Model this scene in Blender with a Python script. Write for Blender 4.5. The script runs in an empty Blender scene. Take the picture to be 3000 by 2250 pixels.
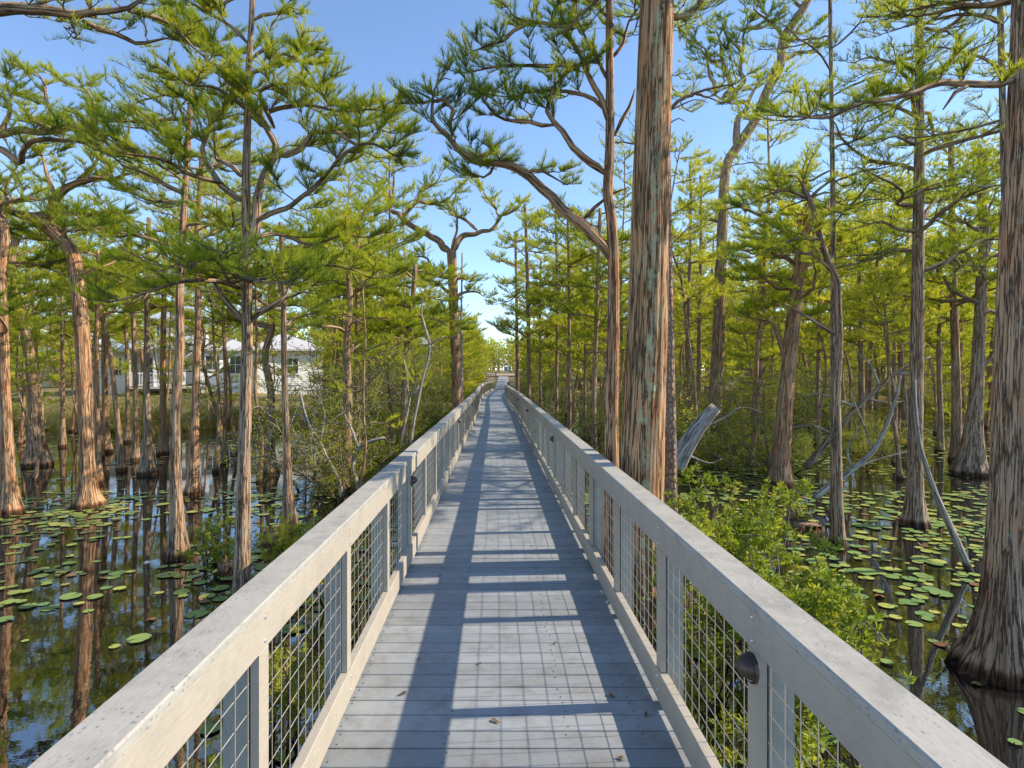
import bpy, math, random
import numpy as np
from mathutils import Vector

random.seed(7)
RNG = np.random.default_rng(11)
PI = math.pi
scene = bpy.context.scene
COL = scene.collection

# ------------------------------------------------------------------ camera, sky, sun, exposure
CAM_Z = 2.80
DECK_Z = 0.92
cam_data = bpy.data.cameras.new("camera")
cam = bpy.data.objects.new("camera", cam_data)
COL.objects.link(cam)
cam.location = (0, 0, CAM_Z)
cam.rotation_euler = (PI / 2, 0, 0)
cam_data.sensor_width = 36
cam_data.lens = 36 * 1730 / 3000
cam_data.shift_x = 47 / 3000
cam_data.shift_y = -30 / 3000
cam_data.clip_start = 0.05
cam_data.clip_end = 3000
scene.camera = cam

SUN_EL = math.radians(36.5)
SUN_AZ = math.radians(4)          # from +X towards +Y
sun_dir = Vector((math.cos(SUN_EL) * math.cos(SUN_AZ), math.cos(SUN_EL) * math.sin(SUN_AZ), math.sin(SUN_EL)))
world = bpy.data.worlds.new("World")
scene.world = world
world.use_nodes = True
wn = world.node_tree.nodes
wl = world.node_tree.links
bg = wn["Background"]
sky = wn.new("ShaderNodeTexSky")
sky.sky_type = 'NISHITA'
sky.sun_disc = False
sky.sun_elevation = SUN_EL
sky.sun_rotation = PI / 2 - SUN_AZ
sky.air_density = 1.0
sky.dust_density = 0.0
sky.altitude = 1200
sky.ozone_density = 3.0
wl.new(sky.outputs[0], bg.inputs[0])
bg.inputs[1].default_value = 0.12
sl = bpy.data.lights.new("sun", 'SUN')
sl.energy = 3.05
sl.angle = math.radians(0.53)
sl.color = (1.0, 0.88, 0.70)
so = bpy.data.objects.new("sun", sl)
COL.objects.link(so)
so.rotation_euler = sun_dir.to_track_quat('Z', 'Y').to_euler()
so.location = (60, 0, 60)
scene.view_settings.view_transform = 'Standard'
scene.view_settings.look = 'None'
scene.view_settings.exposure = 1.25
scene.view_settings.gamma = 1
scene.cycles.max_bounces = 8
scene.cycles.diffuse_bounces = 4
scene.cycles.glossy_bounces = 3
scene.cycles.transmission_bounces = 4
scene.cycles.caustics_reflective = False
scene.cycles.caustics_refractive = False
scene.cycles.use_denoising = True
try:
    scene.cycles.denoiser = 'OPENIMAGEDENOISE'
except Exception:
    pass

# ------------------------------------------------------------------ helpers
VX, VY, VF = 1071.0, 807.0, 1275.6       # vanishing point and focal length on the survey drawing


def P(vx, vy, Z):
    return np.array([(vx - VX) / VF * Z, Z, CAM_Z + (VY - vy) / VF * Z])


def unit(v):
    n = np.linalg.norm(v, axis=-1, keepdims=True)
    return v / np.maximum(n, 1e-9)


def tag(o, label=None, cat=None, group=None, kind=None):
    if label:
        o['label'] = label
    if cat:
        o['category'] = cat
    if group:
        o['group'] = group
    if kind:
        o['kind'] = kind
    return o


def empty(name, loc, rz=0.0):
    o = bpy.data.objects.new(name, None)
    o.empty_display_size = 0.1
    o.location = loc
    o.rotation_euler = (0, 0, rz)
    COL.objects.link(o)
    return o


class MB:
    """collects geometry for ONE mesh"""

    def __init__(s):
        s.v, s.q, s.t = [], [], []
        s.qm, s.tm = [], []
        s.bk, s.ti = [], []
        s.n = 0

    def add(s, V, Q=None, T=None, m=0, bk=None, ti=None):
        V = np.asarray(V, float).reshape(-1, 3)
        s.v.append(V)
        k = len(V)
        s.bk.append(np.zeros((k, 3)) if bk is None else bk)
        s.ti.append(np.full(k, 0.5) if ti is None else np.broadcast_to(np.asarray(ti, float), (k,)))
        if Q is not None and len(Q):
            Q = np.asarray(Q, int).reshape(-1, 4)
            s.q.append(Q + s.n)
            s.qm.append(np.full(len(Q), m))
        if T is not None and len(T):
            T = np.asarray(T, int).reshape(-1, 3)
            s.t.append(T + s.n)
            s.tm.append(np.full(len(T), m))
        s.n += k

    def box(s, c, size, m=0, rz=0.0, ch=0.0, ti=None):
        hx, hy, hz = np.array(size) / 2
        if ch > 0:
            a = ch
            V = []
            for z, i in ((-hz, a), (-hz + a, 0), (hz - a, 0), (hz, a)):
                V += [(-hx + i, -hy + i, z), (hx - i, -hy + i, z), (hx - i, hy - i, z), (-hx + i, hy - i, z)]
            Q = [(3, 2, 1, 0), (12, 13, 14, 15)]
            for k in range(3):
                for j in range(4):
                    a0, a1 = 4 * k + j, 4 * k + (j + 1) % 4
                    Q.append((a0, a1, a1 + 4, a0 + 4))
        else:
            V = [(-hx, -hy, -hz), (hx, -hy, -hz), (hx, hy, -hz), (-hx, hy, -hz),
                 (-hx, -hy, hz), (hx, -hy, hz), (hx, hy, hz), (-hx, hy, hz)]
            Q = [(3, 2, 1, 0), (4, 5, 6, 7), (0, 1, 5, 4), (1, 2, 6, 5), (2, 3, 7, 6), (3, 0, 4, 7)]
        V = np.array(V)
        if rz:
            c_, s_ = math.cos(rz), math.sin(rz)
            V = np.stack([V[:, 0] * c_ - V[:, 1] * s_, V[:, 0] * s_ + V[:, 1] * c_, V[:, 2]], 1)
        V = V + np.array(c)
        s.add(V, Q, m=m, bk=V.copy(), ti=ti)

    def beam(s, a, b, w, h, m=0, ch=0.0):
        """board from a to b (centre line), w across (horizontal), h vertical"""
        a, b = np.array(a, float), np.array(b, float)
        d = b - a
        L = np.linalg.norm(d)
        rz = math.atan2(d[1], d[0])
        pitch = math.asin(d[2] / L)
        t = MB()
        t.box((0, 0, 0), (L, w, h), ch=ch)
        V = t.v[0]
        cp, sp = math.cos(pitch), math.sin(pitch)
        V = np.stack([V[:, 0] * cp - V[:, 2] * sp, V[:, 1], V[:, 0] * sp + V[:, 2] * cp], 1)
        c_, s_ = math.cos(rz), math.sin(rz)
        V = np.stack([V[:, 0] * c_ - V[:, 1] * s_, V[:, 0] * s_ + V[:, 1] * c_, V[:, 2]], 1) + (a + b) / 2
        s.add(V, t.q[0], m=m, bk=V.copy())

    def tube(s, pts, rad, sides=6, m=0, ribs=None, cap=True, s0=0.0, ti=None):
        pts = np.asarray(pts, float)
        N = len(pts)
        rad = np.broadcast_to(np.asarray(rad, float), (N,)).copy()
        tan = unit(np.gradient(pts, axis=0))
        ref = np.array([0.0, 1.0, 0.0]) if abs(tan[0, 2]) > 0.7 else np.array([0.0, 0.0, 1.0])
        u = np.cross(tan[0], ref)
        u /= np.linalg.norm(u)
        U = np.zeros((N, 3))
        for i in range(N):
            u = u - tan[i] * np.dot(u, tan[i])
            u = u / max(np.linalg.norm(u), 1e-9)
            U[i] = u
        W = np.cross(tan, U)
        th = np.arange(sides) / sides * 2 * PI
        cs, sn = np.cos(th), np.sin(th)
        R = np.repeat(rad[:, None], sides, 1)
        ln = np.concatenate([[0], np.cumsum(np.linalg.norm(np.diff(pts, axis=0), axis=1))]) + s0
        if ribs is not None:
            R = R * ribs(th[None, :], ln[:, None])
        V = pts[:, None, :] + U[:, None, :] * (R * cs)[:, :, None] + W[:, None, :] * (R * sn)[:, :, None]
        rm = max(float(np.median(rad)), 0.01)
        bk = np.stack([np.broadcast_to(cs * rm, (N, sides)), np.broadcast_to(sn * rm, (N, sides)), np.broadcast_to(ln[:, None], (N, sides))], 2)
        i = np.arange(N - 1)[:, None] * sides
        j = np.arange(sides)[None, :]
        j2 = (j + 1) % sides
        Q = np.stack([i + j, i + j2, i + sides + j2, i + sides + j], 2).reshape(-1, 4)
        base = s.n
        s.add(V.reshape(-1, 3), Q, m=m, bk=bk.reshape(-1, 3), ti=ti)
        if cap:
            for row, flip in ((0, True), (N - 1, False)):
                c = pts[row]
                k = np.arange(sides)
                k2 = (k + 1) % sides
                b0 = row * sides
                T = np.stack([b0 + k2, b0 + k, np.full(sides, -1)], 1) if flip else np.stack([b0 + k, b0 + k2, np.full(sides, -1)], 1)
                T = T + base
                T[:, 2] = s.n
                s.v.append(c[None, :])
                s.bk.append(np.array([[0, 0, ln[row]]]))
                s.ti.append(np.array([0.5]))
                s.n += 1
                s.t.append(T)
                s.tm.append(np.full(sides, m))

    def lathe(s, prof, sides=16, m=0, ax='z', ang=(0, 2 * PI), loc=(0, 0, 0)):
        prof = np.array(prof, float)
        full = abs(ang[1] - ang[0] - 2 * PI) < 1e-6
        n = sides if full else sides + 1
        th = ang[0] + (ang[1] - ang[0]) * np.arange(n) / sides
        V = np.stack([prof[:, None, 0] * np.cos(th), prof[:, None, 0] * np.sin(th), np.repeat(prof[:, None, 1], n, 1)], 2)
        if ax == 'x':
            V = V[:, :, [2, 0, 1]]
        Q = []
        for i in range(len(prof) - 1):
            for j in range(sides):
                j2 = (j + 1) % n
                Q.append((i * n + j, i * n + j2, (i + 1) * n + j2, (i + 1) * n + j))
        s.add(V.reshape(-1, 3) + np.array(loc), Q, m=m)

    def poly(s, V, F, m=0):
        V = np.array(V, float)
        Q = [f for f in F if len(f) == 4]
        T = [f for f in F if len(f) == 3]
        s.add(V, Q, T, m=m, bk=V.copy())

    def mesh(s, name, mats, smooth=False):
        me = bpy.data.meshes.new(name)
        V = np.concatenate(s.v)
        q = np.concatenate(s.q) if s.q else np.zeros((0, 4), int)
        t = np.concatenate(s.t) if s.t else np.zeros((0, 3), int)
        nq, nt = len(q), len(t)
        me.vertices.add(len(V))
        me.vertices.foreach_set("co", V.astype(np.float32).ravel())
        me.loops.add(nq * 4 + nt * 3)
        me.loops.foreach_set("vertex_index", np.concatenate([q.ravel(), t.ravel()]).astype(np.int32))
        me.polygons.add(nq + nt)
        st = np.concatenate([np.arange(nq) * 4, nq * 4 + np.arange(nt) * 3]).astype(np.int32)
        me.polygons.foreach_set("loop_start", st)
        mi = np.concatenate([np.concatenate(s.qm) if s.qm else np.zeros(0), np.concatenate(s.tm) if s.tm else np.zeros(0)]).astype(np.int32)
        me.polygons.foreach_set("material_index", mi)
        me.polygons.foreach_set("use_smooth", np.full(nq + nt, bool(smooth)))
        for m in (mats if isinstance(mats, (list, tuple)) else [mats]):
            me.materials.append(m)
        a = me.attributes.new("bk", 'FLOAT_VECTOR', 'POINT')
        a.data.foreach_set("vector", np.concatenate(s.bk).astype(np.float32).ravel())
        a = me.attributes.new("tint", 'FLOAT', 'POINT')
        a.data.foreach_set("value", np.concatenate(s.ti).astype(np.float32))
        me.update(calc_edges=True)
        return me

    def build(s, name, mats, parent=None, smooth=False, loc=None):
        o = bpy.data.objects.new(name, s.mesh(name, mats, smooth))
        COL.objects.link(o)
        if parent is not None:
            o.parent = parent
        if loc is not None:
            o.location = loc
        return o


def link_copy(o, parent=None):
    c = o.copy()
    COL.objects.link(c)
    c.parent = parent
    for ch in list(o.children):
        link_copy(ch, c)
    return c


def spline(pts, step):
    """Catmull-Rom resample"""
    pts = np.asarray(pts, float)
    if len(pts) < 3:
        n = max(2, int(np.linalg.norm(pts[-1] - pts[0]) / step) + 1)
        u = np.linspace(0, 1, n)[:, None]
        return pts[0] * (1 - u) + pts[-1] * u
    Pp = np.vstack([2 * pts[0] - pts[1], pts, 2 * pts[-1] - pts[-2]])
    out = []
    for i in range(1, len(Pp) - 2):
        p0, p1, p2, p3 = Pp[i - 1], Pp[i], Pp[i + 1], Pp[i + 2]
        n = max(1, int(np.linalg.norm(p2 - p1) / step))
        for k in range(n):
            t = k / n
            out.append(0.5 * (2 * p1 + (p2 - p0) * t + (2 * p0 - 5 * p1 + 4 * p2 - p3) * t * t + (3 * p1 - p0 - 3 * p2 + p3) * t ** 3))
    out.append(pts[-1])
    return np.array(out)


# ------------------------------------------------------------------ materials
def new_mat(name):
    m = bpy.data.materials.new(name)
    m.use_nodes = True
    nt = m.node_tree
    return m, nt.nodes, nt.links, nt.nodes["Principled BSDF"]


def N(ns, t, **kw):
    n = ns.new(t)
    for k, v in kw.items():
        setattr(n, k, v)
    return n


def ramp(ns, stops):
    r = ns.new("ShaderNodeValToRGB")
    el = r.color_ramp.elements
    while len(el) < len(stops):
        el.new(0.5)
    for e, (p, c) in zip(el, stops):
        e.position = p
        e.color = (*c, 1) if len(c) == 3 else c
    return r


def mixc(ns, ls, fac, a, b, mode='MIX'):
    n = ns.new("ShaderNodeMix")
    n.data_type = 'RGBA'
    n.blend_type = mode
    for sock, v in ((n.inputs[0], fac), (n.inputs[6], a), (n.inputs[7], b)):
        if hasattr(v, 'is_output'):
            ls.new(v, sock)
        elif isinstance(v, (int, float)):
            sock.default_value = v
        else:
            sock.default_value = (*v, 1)
    return n.outputs[2]


def noise(ns, ls, vec, scale, detail=4, rough=0.55):
    n = ns.new("ShaderNodeTexNoise")
    n.inputs['Scale'].default_value = scale
    n.inputs['Detail'].default_value = detail
    n.inputs['Roughness'].default_value = rough
    if vec is not None:
        ls.new(vec, n.inputs['Vector'])
    return n.outputs[0]


def mapping(ns, ls, vec, sc):
    n = ns.new("ShaderNodeMapping")
    n.inputs['Scale'].default_value = sc
    ls.new(vec, n.inputs['Vector'])
    return n.outputs[0]


def attr(ns, name):
    n = ns.new("ShaderNodeAttribute")
    n.attribute_name = name
    return n


def bump(ns, ls, h, bsdf, strength=0.5, dist=0.01):
    b = ns.new("ShaderNodeBump")
    b.inputs['Strength'].default_value = strength
    b.inputs['Distance'].default_value = dist
    ls.new(h, b.inputs['Height'])
    ls.new(b.outputs[0], bsdf.inputs['Normal'])


def bark_mat(name, ridge, mid, dark, lichen=0.0, red=None, pine=False, lichen_col=(0.40, 0.41, 0.29), streak=False, crack=36):
    m, ns, ls, b = new_mat(name)
    bk = attr(ns, "bk").outputs['Vector']
    if pine:
        v = ns.new("ShaderNodeTexVoronoi")
        v.feature = 'DISTANCE_TO_EDGE'
        v.inputs['Scale'].default_value = 22
        ls.new(mapping(ns, ls, bk, (1, 1, 0.45)), v.inputs['Vector'])
        f1 = v.outputs['Distance']
        r1 = ramp(ns, [(0.0, dark), (0.09, mid), (0.4, ridge)])
        ls.new(f1, r1.inputs[0])
        h = f1
    else:
        n0 = noise(ns, ls, mapping(ns, ls, bk, (1, 1, 0.042)), crack, 4, 0.6)
        sb = N(ns, "ShaderNodeMath", operation='SUBTRACT')
        ls.new(n0, sb.inputs[0])
        sb.inputs[1].default_value = 0.5
        ab = N(ns, "ShaderNodeMath", operation='ABSOLUTE')
        ls.new(sb.outputs[0], ab.inputs[0])
        ck = ramp(ns, [(0.0, (0, 0, 0)), (0.012, (0.3, 0.3, 0.3)), (0.045, (1, 1, 1))])
        ls.new(ab.outputs[0], ck.inputs[0])
        tone = noise(ns, ls, mapping(ns, ls, bk, (1, 1, 0.09)), crack * 0.55, 4, 0.6)
        rt = ramp(ns, [(0.36, mid), (0.62, ridge)])
        ls.new(tone, rt.inputs[0])
        r1 = N(ns, "ShaderNodeMix", data_type='RGBA')
        ls.new(ck.outputs[0], r1.inputs[0])
        r1.inputs[6].default_value = (*dark, 1)
        ls.new(rt.outputs[0], r1.inputs[7])
        hm = N(ns, "ShaderNodeMath", operation='MULTIPLY_ADD')
        ls.new(ck.outputs[0], hm.inputs[0])
        hm.inputs[1].default_value = 0.7
        ls.new(tone, hm.inputs[2])
        h = hm.outputs[0]
    fine = noise(ns, ls, mapping(ns, ls, bk, (1, 1, 0.3)), 140, 3, 0.6)
    c = mixc(ns, ls, 0.55, r1.outputs[0] if pine else r1.outputs[2], mixc(ns, ls, fine, (0.45, 0.42, 0.40), (1.5, 1.5, 1.5)), 'MULTIPLY')
    big = noise(ns, ls, mapping(ns, ls, bk, (1, 1, 0.4)), 5, 3)
    if red is not None:
        rr = ramp(ns, [(0.42, (0, 0, 0)), (0.66, (1, 1, 1))])
        ls.new(big, rr.inputs[0])
        c = mixc(ns, ls, rr.outputs[0], c, mixc(ns, ls, 0.75, c, red, 'MULTIPLY'))
    if lichen > 0:
        ln = noise(ns, ls, mapping(ns, ls, bk, (1, 1, 0.55)), 17, 6, 0.65)
        lr = ramp(ns, [(0.66 - 0.22 * lichen, (0, 0, 0)), (0.70 - 0.20 * lichen, (1, 1, 1))])
        ls.new(ln, lr.inputs[0])
        lp = noise(ns, ls, bk, 1.9, 2)
        lpr = ramp(ns, [(0.38, (0, 0, 0)), (0.60, (1, 1, 1))])
        ls.new(lp, lpr.inputs[0])
        if streak:       # lichen runs in one broad streak down the side that faces the walk
            sx0 = ns.new("ShaderNodeSeparateXYZ")
            ls.new(bk, sx0.inputs[0])
            wv = N(ns, "ShaderNodeMath", operation='MULTIPLY_ADD')
            ls.new(lp, wv.inputs[0])
            wv.inputs[1].default_value = 0.22
            ls.new(sx0.outputs['X'], wv.inputs[2])
            lpr = ramp(ns, [(0.50 - .5 + 0.0, (0, 0, 0)), (0.065, (0, 0, 0)), (0.09, (1, 1, 1)), (0.15, (1, 1, 1)), (0.18, (0, 0, 0))])
            ls.new(wv.outputs[0], lpr.inputs[0])
        mul = N(ns, "ShaderNodeMath", operation='MULTIPLY')
        ls.new(lr.outputs[0], mul.inputs[0])
        ls.new(lpr.outputs[0], mul.inputs[1])
        c = mixc(ns, ls, mul.outputs[0], c, lichen_col)
    # wet tide mark at the waterline
    geo = ns.new("ShaderNodeNewGeometry")
    sx = ns.new("ShaderNodeSeparateXYZ")
    ls.new(geo.outputs['Position'], sx.inputs[0])
    wob = N(ns, "ShaderNodeMath", operation='MULTIPLY_ADD')
    ls.new(big, wob.inputs[0])
    wob.inputs[1].default_value = -0.12
    ls.new(sx.outputs['Z'], wob.inputs[2])
    wr = ramp(ns, [(0.0, (0.22, 0.19, 0.17)), (0.03, (0.38, 0.32, 0.28)), (0.08, (1, 1, 1))])
    ls.new(wob.outputs[0], wr.inputs[0])
    c = mixc(ns, ls, 1.0, c, wr.outputs[0], 'MULTIPLY')
    ls.new(c, b.inputs['Base Color'])
    b.inputs['Roughness'].default_value = 0.92
    b.inputs['Specular IOR Level'].default_value = 0.2
    bump(ns, ls, h, b, 0.9, 0.03)
    return m


def leaf_mat(name, lo, mid, hi, trans=0.45, gloss=0.15):
    m, ns, ls, b = new_mat(name)
    t = attr(ns, "tint").outputs['Fac']
    oi = ns.new("ShaderNodeObjectInfo")
    ad = N(ns, "ShaderNodeMath", operation='MULTIPLY_ADD')
    ls.new(oi.outputs['Random'], ad.inputs[0])
    ad.inputs[1].default_value = 0.22
    sub = N(ns, "ShaderNodeMath", operation='SUBTRACT')
    ls.new(t, sub.inputs[0])
    sub.inputs[1].default_value = 0.11
    ls.new(sub.outputs[0], ad.inputs[2])
    r = ramp(ns, [(0.05, lo), (0.5, mid), (0.95, hi)])
    ls.new(ad.outputs[0], r.inputs[0])
    ls.new(r.outputs[0], b.inputs['Base Color'])
    b.inputs['Roughness'].default_value = 0.6
    b.inputs['Specular IOR Level'].default_value = gloss
    tr = ns.new("ShaderNodeBsdfTranslucent")
    tc = mixc(ns, ls, 1.0, r.outputs[0], (1.35, 1.25, 0.7), 'MULTIPLY')
    ls.new(tc, tr.inputs[0])
    mx = ns.new("ShaderNodeMixShader")
    mx.inputs[0].default_value = trans
    ls.new(b.outputs[0], mx.inputs[1])
    ls.new(tr.outputs[0], mx.inputs[2])
    ls.new(mx.outputs[0], ns["Material Output"].inputs[0])
    return m


def paint_mat(name, col, dirt, speck=0.0, grain=(1, 1, 1), rough=0.6, mott=0.35):
    m, ns, ls, b = new_mat(name)
    pos = ns.new("ShaderNodeNewGeometry").outputs['Position']
    bk = attr(ns, "bk").outputs['Vector']
    t = attr(ns, "tint").outputs['Fac']
    c = mixc(ns, ls, t, tuple(x * 0.82 for x in col), tuple(min(1, x * 1.13) for x in col))
    g = noise(ns, ls, mapping(ns, ls, bk, grain), 18, 6, 0.65)
    gr = ramp(ns, [(0.3, (0.80, 0.79, 0.78)), (0.6, (1.06, 1.06, 1.06))])
    ls.new(g, gr.inputs[0])
    c = mixc(ns, ls, 0.8, c, gr.outputs[0], 'MULTIPLY')
    d = noise(ns, ls, pos, 5.5, 7, 0.7)
    dr = ramp(ns, [(0.47, (0, 0, 0)), (0.68, (1, 1, 1))])
    ls.new(d, dr.inputs[0])
    sc = N(ns, "ShaderNodeMath", operation='MULTIPLY')
    ls.new(dr.outputs[0], sc.inputs[0])
    sc.inputs[1].default_value = mott
    c = mixc(ns, ls, sc.outputs[0], c, dirt)
    if speck > 0:
        v = ns.new("ShaderNodeTexVoronoi")
        v.inputs['Scale'].default_value = 62
        ls.new(mapping(ns, ls, pos, (1, 0.7, 1)), v.inputs['Vector'])
        vr = ramp(ns, [(0.16, (1, 1, 1)), (0.30, (0, 0, 0))])
        ls.new(v.outputs['Distance'], vr.inputs[0])
        pr = noise(ns, ls, pos, 9, 3)
        prr = ramp(ns, [(0.42, (0, 0, 0)), (0.58, (1, 1, 1))])
        ls.new(pr, prr.inputs[0])
        mu = N(ns, "ShaderNodeMath", operation='MULTIPLY')
        ls.new(vr.outputs[0], mu.inputs[0])
        ls.new(prr.outputs[0], mu.inputs[1])
        mu2 = N(ns, "ShaderNodeMath", operation='MULTIPLY')
        ls.new(mu.outputs[0], mu2.inputs[0])
        mu2.inputs[1].default_value = speck
        c = mixc(ns, ls, mu2.outputs[0], c, (0.16, 0.17, 0.18))
    ls.new(c, b.inputs['Base Color'])
    b.inputs['Roughness'].default_value = rough
    bump(ns, ls, g, b, 0.25, 0.004)
    return m


def flat_mat(name, col, rough=0.6, metal=0.0, var=0.12, scale=6):
    m, ns, ls, b = new_mat(name)
    pos = ns.new("ShaderNodeNewGeometry").outputs['Position']
    f = noise(ns, ls, pos, scale, 4)
    c = mixc(ns, ls, f, tuple(x * (1 - var) for x in col), tuple(min(1, x * (1 + var)) for x in col))
    ls.new(c, b.inputs['Base Color'])
    b.inputs['Roughness'].default_value = rough
    b.inputs['Metallic'].default_value = metal
    return m


M = {}
M['bark_red'] = bark_mat("bark_red", (0.584, 0.386, 0.232), (0.388, 0.228, 0.128), (0.075, 0.048, 0.033), 0.15, (1.18, 0.86, 0.70))
M['bark_grey'] = bark_mat("bark_grey", (0.546, 0.392, 0.258), (0.362, 0.239, 0.150), (0.088, 0.060, 0.044), 0.3, (1.15, 0.86, 0.7))
M['bark_lichen'] = bark_mat("bark_lichen", (0.521, 0.386, 0.268), (0.312, 0.211, 0.140), (0.062, 0.046, 0.033), 0.45, (1.12, 0.88, 0.74))
M['bark_big'] = bark_mat("bark_big", (0.559, 0.380, 0.221), (0.350, 0.205, 0.105), (0.056, 0.032, 0.020), 0.75, (1.18, 0.84, 0.62), lichen_col=(0.43, 0.42, 0.25), streak=True, crack=30)
M['bark_pine'] = bark_mat("bark_pine", (0.457, 0.339, 0.247), (0.300, 0.205, 0.150), (0.075, 0.060, 0.050), 0.1, (1.2, 0.8, 0.65), pine=True)
M['twig'] = bark_mat("twig", (0.34, 0.27, 0.22), (0.22, 0.17, 0.13), (0.09, 0.07, 0.055), 0.2)
M['dead'] = bark_mat("dead_wood", (0.55, 0.51, 0.46), (0.40, 0.36, 0.31), (0.17, 0.14, 0.12), 0.3)
M['leaf'] = leaf_mat("cypress_needles", (0.16, 0.25, 0.022), (0.37, 0.43, 0.038), (0.60, 0.60, 0.07), 0.55)
M['leaf_far'] = leaf_mat("far_needles", (0.20, 0.28, 0.028), (0.40, 0.45, 0.05), (0.62, 0.61, 0.08), 0.55)
M['leaf_shrub'] = leaf_mat("shrub_leaves", (0.12, 0.19, 0.015), (0.26, 0.33, 0.03), (0.44, 0.44, 0.06), 0.42, 0.4)
M['leaf_thicket'] = leaf_mat("thicket_leaves", (0.17, 0.21, 0.03), (0.36, 0.38, 0.05), (0.56, 0.50, 0.09), 0.5)
M['grass'] = leaf_mat("marsh_grass", (0.13, 0.12, 0.03), (0.26, 0.21, 0.06), (0.38, 0.30, 0.11), 0.3)
M['rail'] = paint_mat("rail_paint", (0.44, 0.39, 0.315), (0.25, 0.225, 0.185), 0.0, (14, 0.9, 14), 0.55, 0.35)
M['cap'] = paint_mat("cap_paint", (0.42, 0.395, 0.35), (0.20, 0.19, 0.17), 0.8, (14, 0.9, 14), 0.55, 0.55)
M['post'] = paint_mat("post_paint", (0.36, 0.36, 0.31), (0.19, 0.18, 0.14), 0.0, (14, 14, 1.2), 0.6, 0.5)
M['deck'] = paint_mat("deck_paint", (0.285, 0.302, 0.312), (0.17, 0.155, 0.135), 0.0, (0.8, 14, 14), 0.55, 0.6)
M['nail'] = flat_mat("nail_head", (0.08, 0.07, 0.065), 0.6)
M['wire'] = flat_mat("galvanised_wire", (0.46, 0.41, 0.35), 0.45, 0.35, 0.35, 20)
M['bolt'] = flat_mat("galvanised_bolt", (0.6, 0.58, 0.56), 0.35, 0.8)
M['bronze'] = flat_mat("bronze", (0.085, 0.062, 0.048), 0.38, 0.6, 0.3, 30)
M['lens'] = flat_mat("frosted_lens", (0.42, 0.38, 0.33), 0.3)
M['siding'] = flat_mat("white_siding", (0.86, 0.845, 0.82), 0.6, 0, 0.04)
M['trim'] = flat_mat("white_trim", (0.84, 0.84, 0.84), 0.5, 0, 0.02)
M['metal_roof'] = flat_mat("metal_roof", (0.52, 0.56, 0.60), 0.35, 0.25, 0.06)
M['shingle'] = flat_mat("grey_roof", (0.50, 0.49, 0.48), 0.7, 0, 0.15)
M['glass'] = flat_mat("window_glass", (0.06, 0.075, 0.08), 0.06, 0.0, 0.1)
M['door'] = flat_mat("dark_door", (0.09, 0.075, 0.06), 0.5)
M['blue'] = flat_mat("blue_plastic", (0.02, 0.26, 0.52), 0.45)
M['white_plastic'] = flat_mat("white_plastic", (0.75, 0.78, 0.8), 0.5)
M['fence'] = flat_mat("weathered_rail", (0.42, 0.38, 0.33), 0.85, 0, 0.25)


def ground_mat():
    m, ns, ls, b = new_mat("ground_litter")
    pos = ns.new("ShaderNodeNewGeometry").outputs['Position']
    a = noise(ns, ls, pos, 0.8, 6, 0.6)
    r = ramp(ns, [(0.3, (0.10, 0.10, 0.028)), (0.5, (0.20, 0.16, 0.06)), (0.7, (0.30, 0.22, 0.11))])
    ls.new(a, r.inputs[0])
    f = noise(ns, ls, pos, 30, 5)
    c = mixc(ns, ls, 0.6, r.outputs[0], mixc(ns, ls, f, (0.5, 0.5, 0.5), (1.4, 1.4, 1.4)), 'MULTIPLY')
    ls.new(c, b.inputs['Base Color'])
    b.inputs['Roughness'].default_value = 0.95
    bump(ns, ls, f, b, 0.6, 0.05)
    return m


M['ground'] = ground_mat()
M['dry_leaf'] = flat_mat('dry_leaf', (0.13, 0.075, 0.04), 0.8, 0, 0.3, 60)
M['gravel'] = flat_mat("grey_path", (0.34, 0.33, 0.31), 0.9, 0, 0.25, 25)
M['sand'] = flat_mat("tan_bank", (0.42, 0.29, 0.18), 0.95, 0, 0.25, 4)


def water_mat():
    m, ns, ls, b = new_mat("pond_water")
    b.inputs['Base Color'].default_value = (0.012, 0.011, 0.009, 1)
    b.inputs['Roughness'].default_value = 0.015
    b.inputs['IOR'].default_value = 4.3
    pos = ns.new("ShaderNodeNewGeometry").outputs['Position']
    n1 = noise(ns, ls, mapping(ns, ls, pos, (1, 1, 1)), 3.0, 3, 0.5)
    n2 = noise(ns, ls, mapping(ns, ls, pos, (1, 1.6, 1)), 11.0, 2, 0.5)
    ad = N(ns, "ShaderNodeMath", operation='MULTIPLY_ADD')
    ls.new(n2, ad.inputs[0])
    ad.inputs[1].default_value = 0.25
    ls.new(n1, ad.inputs[2])
    bump(ns, ls, ad.outputs[0], b, 0.016, 0.05)
    return m


M['water'] = water_mat()


def pad_mat(name, lo, mid, hi, gloss=0.5):
    m, ns, ls, b = new_mat(name)
    oi = ns.new("ShaderNodeObjectInfo")
    t = attr(ns, "tint").outputs['Fac']
    ad = N(ns, "ShaderNodeMath", operation='ADD')
    ls.new(oi.outputs['Random'], ad.inputs[0])
    ls.new(t, ad.inputs[1])
    fr = N(ns, "ShaderNodeMath", operation='FRACT')
    ls.new(ad.outputs[0], fr.inputs[0])
    r = ramp(ns, [(0.1, lo), (0.55, mid), (0.95, hi)])
    ls.new(fr.outputs[0], r.inputs[0])
    bk = attr(ns, "bk").outputs['Vector']
    f = noise(ns, ls, bk, 22, 4)
    c = mixc(ns, ls, 0.5, r.outputs[0], mixc(ns, ls, f, (0.62, 0.66, 0.6), (1.3, 1.3, 1.2)), 'MULTIPLY')
    ls.new(c, b.inputs['Base Color'])
    b.inputs['Roughness'].default_value = 0.36
    b.inputs['Specular IOR Level'].default_value = gloss
    return m


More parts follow.
